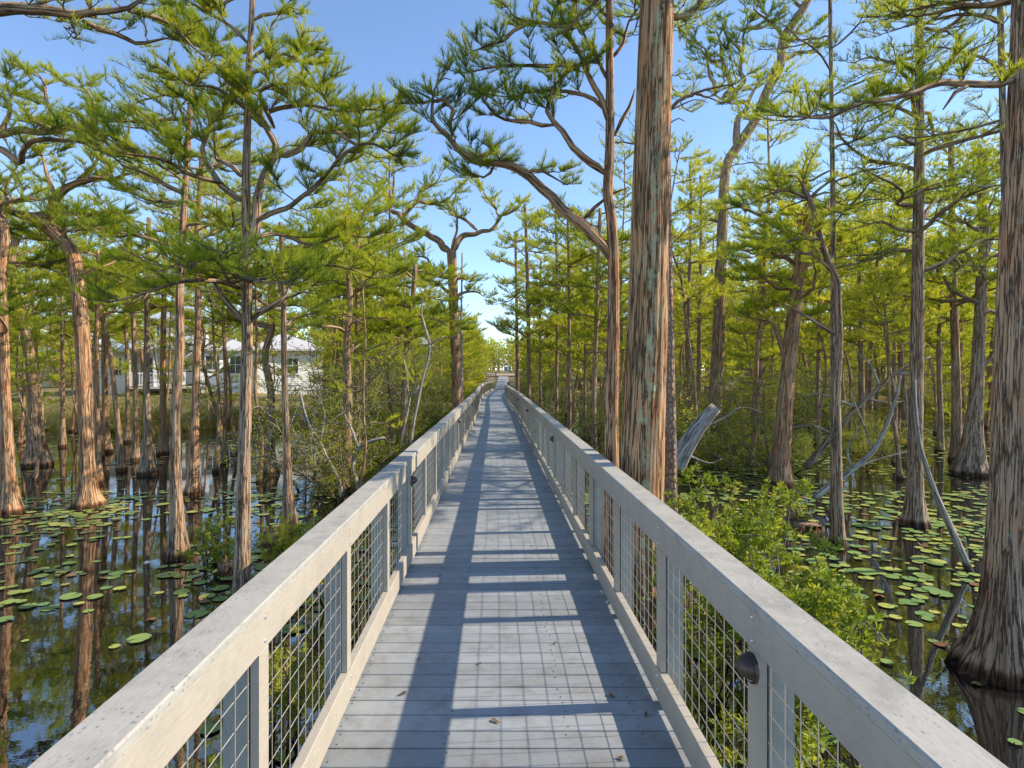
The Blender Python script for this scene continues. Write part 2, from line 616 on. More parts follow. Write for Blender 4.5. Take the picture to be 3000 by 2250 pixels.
M['pad'] = pad_mat("lily_pad", (0.15, 0.25, 0.08), (0.25, 0.34, 0.09), (0.42, 0.42, 0.10))
M['pad_red'] = pad_mat("old_pad", (0.20, 0.085, 0.045), (0.28, 0.15, 0.06), (0.36, 0.27, 0.08))
M['petal'] = flat_mat("petal", (0.82, 0.80, 0.76), 0.5)

# ------------------------------------------------------------------ terrain, water, path


def sstep(a, b, x):
    t = np.clip((x - a) / (b - a), 0, 1)
    return t * t * (3 - 2 * t)


def shore(x):
    return 31 + 24 * sstep(-3, 9, x) + 1.6 * np.sin(x * 0.45) + 0.9 * np.sin(x * 1.3 + 1)


def cx(y):
    """centre line of the boardwalk"""
    y = np.asarray(y, float)
    return 0.045 - 0.22 * sstep(24, 44, y) + 0.95 * sstep(44, 74, y) * ((np.clip(y, 44, 400) - 44) / 30) ** 0.6 * 1.0


def ground_h(x, y):
    x = np.asarray(x, float)
    y = np.asarray(y, float)
    h = -0.75 + 1.55 * sstep(-2.5, 7, y - shore(x))
    h = h + 0.5 * sstep(4, 16, -x - 4) * sstep(33, 42, y)
    side = sstep(1.2, 5.0, np.abs(x - cx(y))) * 0.15
    h = h + side * sstep(0, 8, y - shore(x))
    h = h + np.interp(y, [0, 74, 110, 150, 270, 700], [0, 0, 1.05, 2.0, 3.2, 6.0])
    h = h + 0.12 * np.sin(x * 0.7 + y * 0.3) * np.sin(y * 0.5 - x * 0.2) * sstep(2, 6, np.abs(x - cx(y)))
    return h


gx = np.unique(np.concatenate([np.arange(-40, 40.1, 0.8), np.arange(-400, -40, 20), np.arange(50, 401, 20)]))
gy = np.unique(np.concatenate([np.arange(-40, 0, 8), np.arange(0, 82, 0.8), np.arange(84, 160, 4), np.arange(170, 701, 30)]))
GX, GY = np.meshgrid(gx, gy)
GZ = ground_h(GX, GY)
mb = MB()
nx, ny = len(gx), len(gy)
idx = np.arange(nx * ny).reshape(ny, nx)
Q = np.stack([idx[:-1, :-1], idx[:-1, 1:], idx[1:, 1:], idx[1:, :-1]], 2).reshape(-1, 4)
mb.add(np.stack([GX, GY, GZ], 2).reshape(-1, 3), Q)
tag(mb.build("ground", M['ground'], smooth=True), kind="structure")

mb = MB()
mb.add([(-150, -60, 0), (150, -60, 0), (150, 64, 0), (-150, 64, 0)], [(0, 1, 2, 3)])
tag(mb.build("water", M['water']), kind="structure")

# grey path leading on from the boardwalk end and up the rise
DECK_END = 71.0
mb = MB()
ys = np.concatenate([np.arange(DECK_END + 1.6, 96, 1.5), np.arange(97, 126, 4)])
pv = []
for y in ys:
    w = 0.95
    for sgn in (-1, 1):
        x = float(cx(y)) + sgn * w
        pv.append((x, y, float(ground_h(float(cx(y)), y)) + 0.12))
pi_ = [(2 * i, 2 * i + 1, 2 * i + 3, 2 * i + 2) for i in range(len(ys) - 1)]
mb.add(pv, pi_)
tag(mb.build("path", M['gravel']), kind="structure")
# sandy bank crossing behind the fence
mb = MB()
ys = np.arange(122, 152, 3.0)
xs = np.arange(-14, 22, 3.0)
SX, SY = np.meshgrid(xs, ys)
mb.add(np.stack([SX, SY, ground_h(SX, SY) + 0.16], 2).reshape(-1, 3),
       np.stack([(np.arange(len(ys) - 1)[:, None] * len(xs) + np.arange(len(xs) - 1)[None, :])] * 4, 2).reshape(-1, 4) + np.array([0, 1, len(xs) + 1, len(xs)]))
tag(mb.build("sand", M['sand'], smooth=True), kind="structure")

# ------------------------------------------------------------------ boardwalk deck
mb = MB()
y = -2.2
i = 0
while y < DECK_END:
    c = float(cx(y))
    hd = math.atan2(float(cx(y + 0.5)) - c, 0.5)
    if hd * 0 == 0:
        mb.box((c + 0.0, y, DECK_Z - 0.019 + random.uniform(-.0015, .0015)), (1.84, 0.1365, 0.038), rz=-hd + random.uniform(-.0012, .0012), ch=0.004,
               ti=random.random())
    if y < 14:
        for nxp in (-0.86, -0.30, 0.33, 0.72):
            for dy in (-0.04, 0.04):
                if random.random() < 0.7:
                    mb.box((c + nxp + random.uniform(-.012, .012), y + dy + random.uniform(-.006, .006), DECK_Z + 0.0015), (0.007, 0.007, 0.003), m=1)
    y += 0.1455
    i += 1
# stringers and rim joists
for off in (-0.86, -0.3, 0.3, 0.86):
    for k in range(-1, int(DECK_END / 3.69) + 1):
        a, b = k * 3.69, min((k + 1) * 3.69, DECK_END)
        mb.beam((float(cx(a)) + off, a, DECK_Z - 0.150), (float(cx(b)) + off, b, DECK_Z - 0.150), 0.045, 0.21, m=2)
tag(mb.build("boardwalk_deck", [M['deck'], M['nail'], M['post']]), kind="structure")

rl = random.Random(4)
for i, (vx, vy) in enumerate([(905, 1425), (1035, 1435), (1320, 1505), (1395, 1545), (1290, 1290), (1070, 1560), (1200, 1390), (870, 1500), (1150, 1180), (950, 1245), (1340, 1640)]):
    Zl = VF * (CAM_Z - DECK_Z) / (vy - VY)
    m_ = MB()
    a = rl.uniform(0, 6)
    L_, W_ = rl.uniform(.02, .04), rl.uniform(.007, .013)
    V = []
    for u_, w_, h_ in ((-1, 0, .006), (-.4, 1, .010), (.3, .8, .004), (1, 0, .012)):
        for sg in (-1, 1):
            V.append((u_ * L_, sg * w_ * W_, h_ + .004 * (w_ > 0)))
    m_.add([(x_ * math.cos(a) - y_ * math.sin(a), x_ * math.sin(a) + y_ * math.cos(a), z_) for x_, y_, z_ in V], [(0, 1, 3, 2), (2, 3, 5, 4), (4, 5, 7, 6)])
    o = m_.build("fallen_leaf", M['dry_leaf'], loc=(float((vx - VX) / VF * Zl), Zl, DECK_Z))
    tag(o, "small dry brown leaf lying on the grey deck boards", "leaf", "dry leaves on the deck")

# ------------------------------------------------------------------ railings
BAY = 1.23
Y0 = 2.12
RAIL_TOP = DECK_Z + 1.07
X_IN = {-1: -0.83 - 0.045, 1: 0.92 - 0.045}     # inner faces relative to the centre line


def rot2(v, a):
    return (v[0] * math.cos(a) - v[1] * math.sin(a), v[0] * math.sin(a) + v[1] * math.cos(a))


def railing(side, label):
    root = empty("railing", (0, 0, 0))
    tag(root, label, "railing", "white railings along the boardwalk")
    xin = X_IN[side]
    nb = int((DECK_END - Y0) / BAY)
    ks = list(range(-3, nb + 1))

    def pt(yy, off, z):
        return (float(cx(yy)) + xin + side * off, yy, z)
    # boards: three bays each
    for k in range(-4 if side > 0 else -2, nb, 3):
        a = Y0 + k * BAY
        b = min(Y0 + (k + 3) * BAY, Y0 + nb * BAY)
        step = BAY if a > 22 else (b - a)
        m1, m2, m3 = MB(), MB(), MB()
        yy = a
        while yy < b - 0.01:
            y2 = min(yy + step, b)
            g = 0.0015
            e1, e2 = (g if yy == a else 0), (g if y2 >= b - .01 else 0)
            m1.beam(pt(yy + e1, 0.066, RAIL_TOP - 0.019), pt(y2 - e2, 0.066, RAIL_TOP - 0.019), 0.146, 0.038, ch=0.005)
            m2.beam(pt(yy + e1, 0.020, RAIL_TOP - 0.1095), pt(y2 - e2, 0.020, RAIL_TOP - 0.1095), 0.038, 0.140, ch=0.003)
            m3.beam(pt(yy + e1, 0.018, DECK_Z + 0.122), pt(y2 - e2, 0.018, DECK_Z + 0.122), 0.050, 0.165, ch=0.004)
            yy = y2
        # bolt heads at each post
        if a < 30:
            for q in range(3):
                by = Y0 + (k + q) * BAY
                for zz in (RAIL_TOP - 0.065, RAIL_TOP - 0.150):
                    p = pt(by + 0.005, 0.0, zz)
                    m2.lathe([(0.0, -0.006), (0.005, -0.0045), (0.0085, 0.0), (0.0085, 0.003)], 8, m=1, ax='x', loc=p) if side > 0 else \
                        m2.lathe([(0.0, 0.006), (0.005, 0.0045), (0.0085, 0.0), (0.0085, -0.003)], 8, m=1, ax='x', loc=p)
                for zz in (DECK_Z + 0.085, DECK_Z + 0.165):
                    p = pt(by + 0.005, -0.007, zz)
                    m3.lathe([(0.0, -0.006), (0.005, -0.0045), (0.0085, 0.0), (0.0085, 0.003)], 8, m=1, ax='x', loc=p) if side > 0 else \
                        m3.lathe([(0.0, 0.006), (0.005, 0.0045), (0.0085, 0.0), (0.0085, -0.003)], 8, m=1, ax='x', loc=p)
        m1.build("cap_board", M['cap'], root)
        m2.build("rail_board", [M['rail'], M['bolt']], root)
        m3.build("toe_board", [M['rail'], M['bolt']], root)
    zb, zt = DECK_Z + 0.2055, RAIL_TOP - 0.1805
    bm = MB()
    bm.box((0, 0, (zb + zt) / 2), (0.030, 0.088, zt - zb), ch=0.003)
    me_b = bm.mesh("batten", M['rail'])
    pm = MB()
    pm.box((0, 0, (RAIL_TOP - 0.04 - 0.7) / 2), (0.089, 0.089, RAIL_TOP - 0.04 + 0.7), ch=0.004)
    me_p = pm.mesh("post", M['post'])
    wires = {}
    for lod, sd in ((0, 5), (1, 3)):
        wm = MB()
        L = BAY - 0.02
        z0, z1 = DECK_Z + 0.06, RAIL_TOP - 0.06
        nv = 12
        for q in range(nv):
            yy = (q + 0.5) / nv * L
            wm.tube([(0.0018, yy + random.uniform(-.003, .003), z0), (0.0018, yy + random.uniform(-.003, .003), (z0 + z1) / 2), (0.0018, yy, z1)], 0.0019, sd, cap=False)
        zz = z0 + 0.02
        while zz < z1:
            wm.tube([(-0.0018, 0, zz), (-0.0018, L / 2, zz + random.uniform(-.004, .004)), (-0.0018, L, zz)], 0.0019, sd, cap=False)
            zz += 0.1016
        wires[lod] = wm.mesh("wire_panel", M['wire'])
    for k in ks:
        yy = Y0 + k * BAY
        c = float(cx(yy))
        hd = math.atan2(float(cx(yy + BAY)) - c, BAY)
        for nm, me, off, dy in (("batten", me_b, 0.018, 0.0), ("post", me_p, 0.085, 0.0), ("wire_panel", wires[0 if yy < 22 else 1], 0.037, 0.01)):
            if nm == "wire_panel" and k == ks[-1]:
                continue
            o = bpy.data.objects.new(nm, me)
            COL.objects.link(o)
            o.parent = root
            o.location = (c + xin + side * off, yy + dy, 0)
            o.rotation_euler = (0, 0, -hd)
    return root


railing(-1, "white painted railing with wire mesh panels on the left side of the boardwalk")
railing(1, "white painted railing with wire mesh panels on the right, beside the huge trunk")


def step_light():
    root = empty("step_light", (0, 0, 0))
    d = MB()   # axis along -x, dome shades the top, open below
    prof = [(0.052, 0.0), (0.054, -0.010), (0.052, -0.014)]
    d.lathe([(0.0, 0.0)] + prof, 20, ax='x')
    base = d.build("back_plate", M['bronze'], root, smooth=False)
    h = MB()
    pr = [(0.050 * math.cos(a), -0.014 - 0.046 * math.sin(a)) for a in np.linspace(0, PI / 2 - 0.02, 8)]
    # angle 0 is +y, pi/2 is up: leave the lowest sector open
    h.lathe(pr, 22, ax='x', ang=(-0.55, PI + 0.55))
    pr2 = [(r * 0.955, z + 0.002) for r, z in pr]
    h.lathe(pr2, 22, ax='x', ang=(-0.55, PI + 0.55))
    h.build("hood", M['bronze'], root, smooth=True)
    l = MB()
    pr3 = [(0.046 * math.cos(a), -0.013 - 0.026 * math.sin(a)) for a in np.linspace(0, PI / 2, 6)]
    l.lathe(pr3, 18, ax='x')
    l.build("lens", M['lens'], root, smooth=True)
    return root


proto = None
for side, ks in ((1, (0, 6, 12, 18, 24, 30)), (-1, (3, 9, 15, 21, 27))):
    for n, k in enumerate(ks):
        if proto is None:
            o = proto = step_light()
        else:
            o = link_copy(proto)
        yy = Y0 + k * BAY
        o.location = (float(cx(yy)) + X_IN[side] + side * 0.003, yy, DECK_Z + 0.825)
        o.rotation_euler = (0, 0, 0 if side > 0 else PI)
        sd = "right" if side > 0 else "left"
        if n == 0:
            lab = ("bronze half dome step light under the near right rail, largest of all" if side > 0
                   else "bronze half dome step light nearest on the left rail")
        elif n < 3:
            lab = f"{('', 'second', 'third')[n]} bronze step light along the {sd} rail counting from the nearest"
        else:
            lab = f"tiny bronze step light far along the {sd} rail"
        tag(o, lab, "light", "bronze step lights under the rails" if n < 3 else f"far step lights of the {sd} rail")

# ------------------------------------------------------------------ vegetation kit


def add_blades(mb, Pb, D, L, W, ti, m=0, rng=RNG):
    K = len(Pb)
    side = unit(np.cross(D, rng.normal(size=(K, 3))))
    V = np.stack([Pb - side * W[:, None] / 2, Pb + side * W[:, None] / 2, Pb + D * L[:, None]], 1).reshape(-1, 3)
    mb.add(V, None, np.arange(K * 3).reshape(-1, 3), m=m, ti=np.repeat(ti, 3))


def rotz(v, a):
    c, s = np.cos(a), np.sin(a)
    return np.stack([v[:, 0] * c - v[:, 1] * s, v[:, 0] * s + v[:, 1] * c, v[:, 2]], 1)


def foliate(crown, pts, r, t0=0.25, L2=0.8, step=0.2, q=1.0, dens=1.0, twigs=True, rng=RNG, up=0.2, tint0=0.5, sides=4):
    """secondary branches, twigs and upright needle sprays along a limb; crown slots: 0 needles, 1 twig wood"""
    dens = dens * (1.9 if q < 1.3 else (2.5 if q < 1.85 else 2.7))
    step = step * (1.0 if q < 1.3 else 0.8)
    pts = np.asarray(pts, float)
    seg = np.linalg.norm(np.diff(pts, axis=0), axis=1)
    cum = np.concatenate([[0], np.cumsum(seg)])
    Lt = cum[-1]
    S = np.arange(t0 * Lt, Lt, step)
    S = S + rng.uniform(-.3, .3, len(S)) * step
    S = np.clip(np.append(S, [Lt * 0.985, Lt]), 0, Lt)
    K = len(S)
    base = np.stack([np.interp(S, cum, pts[:, i]) for i in range(3)], 1)
    tan = unit(np.gradient(pts, axis=0))
    tn = np.stack([np.interp(S, cum, tan[:, i]) for i in range(3)], 1)
    th = tn.copy()
    th[:, 2] *= 0.25
    ho = np.linalg.norm(th[:, :2], axis=1)
    steep = ho < 0.35
    ra = rng.uniform(0, 2 * PI, K)
    th[steep, 0] = np.cos(ra[steep])
    th[steep, 1] = np.sin(ra[steep])
    th = unit(th)
    sg = np.where(np.arange(K) % 2 == 0, 1, -1) * rng.uniform(0.55, 1.45, K)
    sg[-1] = 0.1
    d = rotz(th, sg)
    d[:, 2] += rng.uniform(up - 0.22, up + 0.2, K)
    d = unit(d)
    fr = (S / Lt - t0) / max(1e-6, 1 - t0)
    ln = L2 * rng.uniform(0.45, 1.15, K) * (1 - 0.45 * fr)
    n2 = 6
    u = np.linspace(0, 1, n2)
    wig = np.cumsum(rng.normal(0, 0.055, (K, n2, 3)), axis=1) * ln[:, None, None]
    wig[:, 0] = 0
    wig[:, :, 2] *= 0.6
    sec = base[:, None, :] + d[:, None, :] * (ln[:, None] * u)[:, :, None] + wig
    sec[:, :, 2] += (u ** 2)[None, :] * ln[:, None] * 0.10
    tint = np.clip(rng.normal(tint0, 0.17, K), 0.02, 0.98)
    rr = min(r * 0.5, 0.0085)
    for i in range(K):
        crown.tube(sec[i], np.linspace(rr, 0.0028 * q, n2), sides, m=1, cap=False)
    # twigs
    nt = np.maximum(2, (ln / (0.085 * q) * dens).astype(int))
    own = np.repeat(np.arange(K), nt)
    T = len(own)
    uu = rng.uniform(0.05, 1.0, T)
    fi = uu * (n2 - 1)
    i0 = np.minimum(fi.astype(int), n2 - 2)
    f = (fi - i0)[:, None]
    tb = sec[own, i0] * (1 - f) + sec[own, i0 + 1] * f
    sd = unit(sec[own, i0 + 1] - sec[own, i0])
    td = rotz(sd, rng.choice([-1, 1], T) * rng.uniform(0.3, 1.3, T))
    td[:, 2] += rng.uniform(-0.05, 0.4, T)
    td = unit(td)
    tl = rng.uniform(0.07, 0.30, T) * (q ** 0.7) * (1.15 - 0.5 * uu)
    if twigs:
        w = 0.0035 * q
        s1 = unit(np.cross(td, rng.normal(size=(T, 3)))) * w
        s2 = np.cross(td, s1)
        te = tb + td * tl[:, None]
        V = np.stack([tb + s1, tb - 0.5 * s1 + 0.87 * s2, tb - 0.5 * s1 - 0.87 * s2, te], 1).reshape(-1, 3)
        b0 = np.arange(T)[:, None] * 4
        F = np.concatenate([b0 + [0, 1, 3], b0 + [1, 2, 3], b0 + [2, 0, 3]], 0)
        crown.add(V, None, F, m=1)
    fine = 1.35 if q < 1.3 else 1.0
    nb = np.maximum(2, (tl / (0.0098 * q ** 1.15) * dens * fine).astype(int))
    ob = np.repeat(np.arange(T), nb)
    B = len(ob)
    ub = rng.uniform(0.0, 1.05, B)
    Pb = tb[ob] + td[ob] * (tl[ob] * ub)[:, None]
    D = unit(td[ob] * rng.uniform(0.1, 0.6, B)[:, None] + np.array([0, 0, 0.75]) + rng.normal(0, 0.36, (B, 3)))
    L = rng.uniform(0.045, 0.115, B) * q ** 0.7
    W = rng.uniform(0.0055, 0.0095, B) * q ** 1.1 / fine
    add_blades(crown, Pb, D, L, W, np.clip(tint[own[ob]] + rng.normal(0, 0.08, B), 0, 1), rng=rng)


def rib_fn(r_ribs, amp, flare_h, rng, fine=0.035):
    ph = rng.uniform(0, 2 * PI, 8)
    n1 = r_ribs
    n2 = r_ribs * 2 + 1

    def f(th, s):
        w = np.exp(-np.maximum(s - 0.3, 0) / flare_h)
        a = 1 + amp * w * (0.6 * np.cos(n1 * th + ph[0] + 0.4 * np.sin(s * 1.3)) + 0.4 * np.cos(n2 * th + ph[1] + 0.5 * np.sin(s * 0.9 + 2)))
        a = a + 0.045 * np.cos(2 * th + ph[2] + s * 0.35) + 0.03 * np.cos(3 * th + ph[3] - s * 0.5)
        a = a + fine * (np.cos(11 * th + ph[4] + 1.2 * np.sin(s * 0.8 + ph[6])) * 0.6 + np.cos(17 * th + ph[5] + 1.5 * np.sin(s * 0.6 + ph[7])) * 0.5
                        + 0.4 * np.cos(26 * th + 2 * np.sin(s * 1.1)))
        return a
    return f


def limb_r(n, r0, r1):
    u = np.linspace(0, 1, n)
    return (r0 * (1 - u) ** 0.8 + r1) * (0.5 + 0.5 * np.minimum(1, u / 0.07))


def rand_limb(p, az, L, r, pitch, rng, kink=0.24, n=9):
    d = np.array([math.cos(az) * math.cos(pitch), math.sin(az) * math.cos(pitch), math.sin(pitch)])
    pts = [np.array(p, float)]
    for i in range(n - 1):
        d = d + rng.normal(0, kink, 3)
        d[2] = d[2] * 0.75 + 0.03
        d /= np.linalg.norm(d)
        pts.append(pts[-1] + d * L / (n - 1))
    return np.array(pts)


def auto_limbs(tp, tr, n, f0, f1, Lmin, Lmax, rng, az0=None, azw=None, pitch=(0.1, 0.6)):
    """random limbs off a trunk; returns list of (pts, r)"""
    cum = np.concatenate([[0], np.cumsum(np.linalg.norm(np.diff(tp, axis=0), axis=1))])
    out = []
    a = rng.uniform(0, 2 * PI)
    for i in range(n):
        f = f0 + (f1 - f0) * (i + rng.uniform(0, 0.8)) / n
        s = f * cum[-1]
        p = np.array([np.interp(s, cum, tp[:, k]) for k in range(3)])
        r = float(np.interp(s, cum, tr))
        a += 2.4 + rng.uniform(-.5, .5)
        az = a if az0 is None else az0 + rng.uniform(-azw, azw)
        sh = math.sin(PI * min(1, max(0.0, 0.25 + 0.72 * (f - f0) / max(1e-6, f1 - f0)))) ** 0.7
        L = (Lmin + (Lmax - Lmin) * rng.random()) * (0.45 + 0.55 * sh)
        out.append((rand_limb(p, az, L, r, rng.uniform(*pitch), rng), min(r * 0.45, 0.012 + 0.018 * L)))
    return out


HERO_XY = []


def hero(name, label, Z, path, w, wt, flare=1.0, flare_h=0.5, bark='bark_red', limbs=(), auto=None, q=1.0, dens=1.0, sides=40, ribs=9,
         group=None, cat="tree", L2=0.85, step=0.2, foliage=True, seed=1, dead=(), tint=0.5, underwater=True, leaf='leaf', dz=0.0, fine=0.035):
    rng = np.random.default_rng(seed)
    y_base = VY + VF * CAM_Z / Z
    pts = []
    if underwater:
        x0 = path[0][0]
        pts.append(P(x0, y_base + VF * 0.35 / Z, Z))
    for pp in path:
        pts.append(P(pp[0], pp[1], Z + (pp[2] if len(pp) > 2 else 0)))
    root_p = np.array([pts[0][0], Z, 0.0 if underwater else pts[0][2]])
    HERO_XY.append((root_p[0], Z))
    root = empty(name, tuple(root_p))
    tag(root, label, cat, group)
    tp = spline(pts, 0.12 if Z < 14 else 0.2) - root_p
    n = len(tp)
    u = np.linspace(0, 1, n)
    r = (w / 2 / VF * Z) * (1 - u) + (wt / 2 / VF * Z) * u
    hh = tp[:, 2] - (0.0 if underwater else tp[0, 2])
    r = r * (1 + flare * np.exp(-np.maximum(hh, 0) / flare_h) * np.where(hh < 0, 1.0, 1))
    tm = MB()
    tm.tube(tp, r, sides, ribs=rib_fn(ribs, 0.10 * min(flare, 1.6), flare_h * 1.3, rng, fine))
    tm.build("trunk", M[bark], root, smooth=True)
    crown = MB()
    allb = []
    for lb in limbs:
        lp = np.array([P(a[0], a[1], Z + (a[2] if len(a) > 2 else 0)) for a in lb['p']]) - root_p
        lp = spline(lp, 0.09)
        k = len(lp)
        kn = max(3, k // 3)
        kk = rng.normal(0, 0.022 + 0.0012 * Z, (kn, 3))
        kk[0] = 0
        xi = np.linspace(0, kn - 1, k)
        jit = np.stack([np.interp(xi, np.arange(kn), kk[:, c_]) for c_ in range(3)], 1) + np.cumsum(rng.normal(0, 0.005, (k, 3)), axis=0)
        lp = lp + jit - jit[0]
        allb.append((lp, lb['w'] / 2 / VF * Z, lb.get('t0', 0.3), lb.get('L2', L2), lb.get('leaf', True), lb.get('dens', dens), lb.get('up', 0.2)))
    if auto:
        for (lp, lr) in auto_limbs(tp, r, *auto[:5], rng, *(auto[5:] if len(auto) > 5 else ())):
            lp = spline(lp, 0.12)
            allb.append((lp, lr, 0.25, L2, True, dens, 0.2))
            if rng.random() < 0.7:     # a fork
                i = int(len(lp) * rng.uniform(0.3, 0.55))
                dd = unit(lp[i] - lp[i - 1])
                fk = rand_limb(lp[i], math.atan2(dd[1], dd[0]) + rng.choice([-1, 1]) * rng.uniform(.5, .9), np.linalg.norm(lp[-1] - lp[0]) * 0.55, lr * .6, 0.25, rng)
                allb.append((spline(fk, 0.12), lr * 0.55, 0.15, L2, True, dens, 0.2))
    for (lp, lr, t0, l2, lf, dn, up) in allb:
        lm = MB()
        lm.tube(lp, limb_r(len(lp), lr, 0.006), 10 if lr > 0.03 else 7)
        lm.build("limb", M[bark], root, smooth=True)
        if lf and foliage:
            foliate(crown, lp, lr, t0, l2, step * (q ** 0.5), q, dn, twigs=Z < 12, rng=rng, up=up, tint0=tint)
    for lb in dead:
        lp = np.array([P(a[0], a[1], Z + (a[2] if len(a) > 2 else 0)) for a in lb['p']]) - root_p
        lp = spline(lp, 0.08)
        lm = MB()
        lm.tube(lp, limb_r(len(lp), lb['w'] / 2 / VF * Z, 0.004), 7)
        lm.build("dead_branch", M['dead'], root, smooth=True)
    if crown.n:
        crown.build("crown", [M[leaf], M['twig']], root)
    return root


# ------------------------------------------------------------------ trees that can be told apart: left side
def lb(w, *p, **k):
    d = dict(p=p, w=w)
    d.update(k)
    return d


hero("cypress_tree", "cypress with one thick grey limb reaching in over the top left corner of the sky", 6.0,
     [(-190, 1000), (-185, 700), (-195, 400), (-190, 100), (-185, -150)], 70, 55, 0.9, 0.5, 'bark_grey',
     limbs=[lb(38, (-190, 130), (-100, 60), (0, 25), (50, 22), (117, 30), (177, 44), (207, 36), (277, 24), (330, -10), t0=0.45, L2=0.55),
            lb(11, (177, 44), (215, 66, .1), (250, 76, .2), (295, 100, .3), (335, 92, .3), (385, 85, .3), t0=0.15, L2=0.5),
            lb(9, (207, 36), (192, 10), (178, -20), (150, -60), t0=0.3, L2=0.4),
            lb(9, (277, 24), (320, 30, .2), (370, 50, .3), (410, 95, .3), (450, 130, .4), t0=0.2, L2=0.5),
            lb(7, (150, 40), (165, 75), (140, 62), (160, 85), t0=0.1, L2=0.3, dens=.7),
            lb(9, (50, 22), (70, 5), (110, -10), t0=0.2, L2=0.4)],
     q=0.9, dens=0.9, seed=3, step=0.17)

hero("cypress_tree", "far left leaning cypress trunk cut by the photo's left edge, flared red base", 11.8,
     [(20, 1090), (14, 950), (8, 800), (5, 700), (2, 600), (8, 500), (-15, 420)], 24, 20, 1.3, 0.45, 'bark_red',
     limbs=[lb(14, (0, 440), (-30, 400), (-80, 330), (-120, 290), leaf=False),
            lb(17, (-60, 300, -1.5), (0, 286, -1.5), (80, 292, -1.6), (120, 283, -1.7), (170, 275, -1.8), (215, 262, -1.9), (245, 257, -2), t0=0.35),
            lb(14, (-60, 300, -1.5), (0, 322, -1.6), (35, 347, -1.8), (34, 330, -1.9), (50, 312, -2.0), (100, 300, -2), (165, 303, -2.1), (215, 320, -2.2), t0=0.4),
            lb(9, (80, 292, -1.6), (110, 255, -1.4), (100, 215, -1.4), (95, 175, -1.3), (75, 150, -1.2), t0=0.3),
            lb(9, (0, 286, -1.5), (20, 235, -1.3), (8, 200, -1.3), (25, 165, -1.2), t0=0.3),
            lb(8, (120, 283, -1.7), (60, 240, -1.5), (30, 210, -1.4), t0=0.2),
            lb(8, (170, 275, -1.8), (205, 240, -1.6), (190, 200, -1.6), (160, 185, -1.5), t0=0.25)],
     auto=(6, 0.55, 0.98, 1.0, 2.0), q=1.15, dens=1.25, seed=4)

hero("cypress_tree", "leaning grey cypress with a swollen base behind the far left trunk", 18.0,
     [(80, 995), (77, 930), (72, 850), (62, 760), (45, 680), (30, 640), (25, 560), (40, 500)], 23, 14, 1.6, 0.7, 'bark_grey',
     auto=(10, 0.62, 1.0, 1.2, 2.4), q=1.5, dens=0.7, seed=5)

hero("cypress_tree", "smooth warm brown cypress with round flared foot and two crooked top limbs", 12.4,
     [(190, 1085), (188, 1000), (184, 900), (181, 800), (175, 700), (167, 610), (155, 548), (130, 515), (98, 485), (78, 468)], 27, 28, 1.7, 0.30, 'bark_red',
     limbs=[lb(20, (82, 470), (50, 462), (20, 452), (-20, 440), (-60, 425), t0=0.25),
            lb(26, (86, 474), (112, 462), (120, 448), (121, 425), (135, 407), (165, 393), (190, 383), (215, 372), (233, 363), (236, 352), (222, 346), t0=0.35),
            lb(9, (121, 425), (105, 390), (95, 350), (80, 320), t0=0.3),
            lb(9, (165, 393), (200, 350), (215, 330), (240, 320), t0=0.2),
            lb(8, (20, 452), (10, 410), (25, 370), (60, 340), t0=0.2),
            lb(8, (190, 383), (240, 385), (280, 370), (320, 375), t0=0.2),
            lb(7, (130, 500), (180, 470), (230, 455), (260, 460), t0=0.3)],
     auto=(4, 0.75, 1.0, 1.0, 1.8), q=1.15, dens=1.3, seed=6, sides=56)

hero("cypress_tree", "slender straight grey cypress standing in a bulb shaped lichen spotted foot", 16.4,
     [(318, 1015), (318, 950), (316, 850), (317, 750), (318, 650), (318, 540), (322, 470)], 14, 9, 2.1, 0.55, 'bark_lichen',
     auto=(10, 0.66, 1.0, 1.0, 2.0), q=1.4, dens=0.7, seed=7)

hero("cypress_tree", "dark furrowed cypress with fluted foot, between the slender trunk and the lichen trunk", 9.0,
     [(384, 1190), (382, 1100), (378, 960), (381, 850), (388, 750), (388, 620), (396, 480), (402, 380), (408, 260), (415, 190)], 25, 10, 1.35, 0.42, 'bark_grey',
     limbs=[lb(8, (408, 257), (350, 258), (300, 258), (243, 257), (200, 250), t0=0.25),
            lb(9, (398, 420), (350, 400), (300, 370), (255, 340), (215, 330), t0=0.2),
            lb(8, (400, 380), (380, 330), (350, 290), (345, 270), t0=0.2),
            lb(8, (405, 300), (450, 270, -.3), (480, 240, -.5), t0=0.2)],
     auto=(11, 0.6, 1.0, 1.0, 2.0), q=1.0, dens=0.85, seed=8)

hero("cypress_tree", "pale pinkish cypress trunk rising just behind the dark furrowed one", 13.6,
     [(417, 1060), (420, 950), (424, 800), (428, 650), (425, 520), (432, 400), (436, 320)], 17, 9, 1.3, 0.5, 'bark_red',
     auto=(11, 0.62, 1.0, 1.0, 2.2), q=1.2, dens=0.7, seed=9)

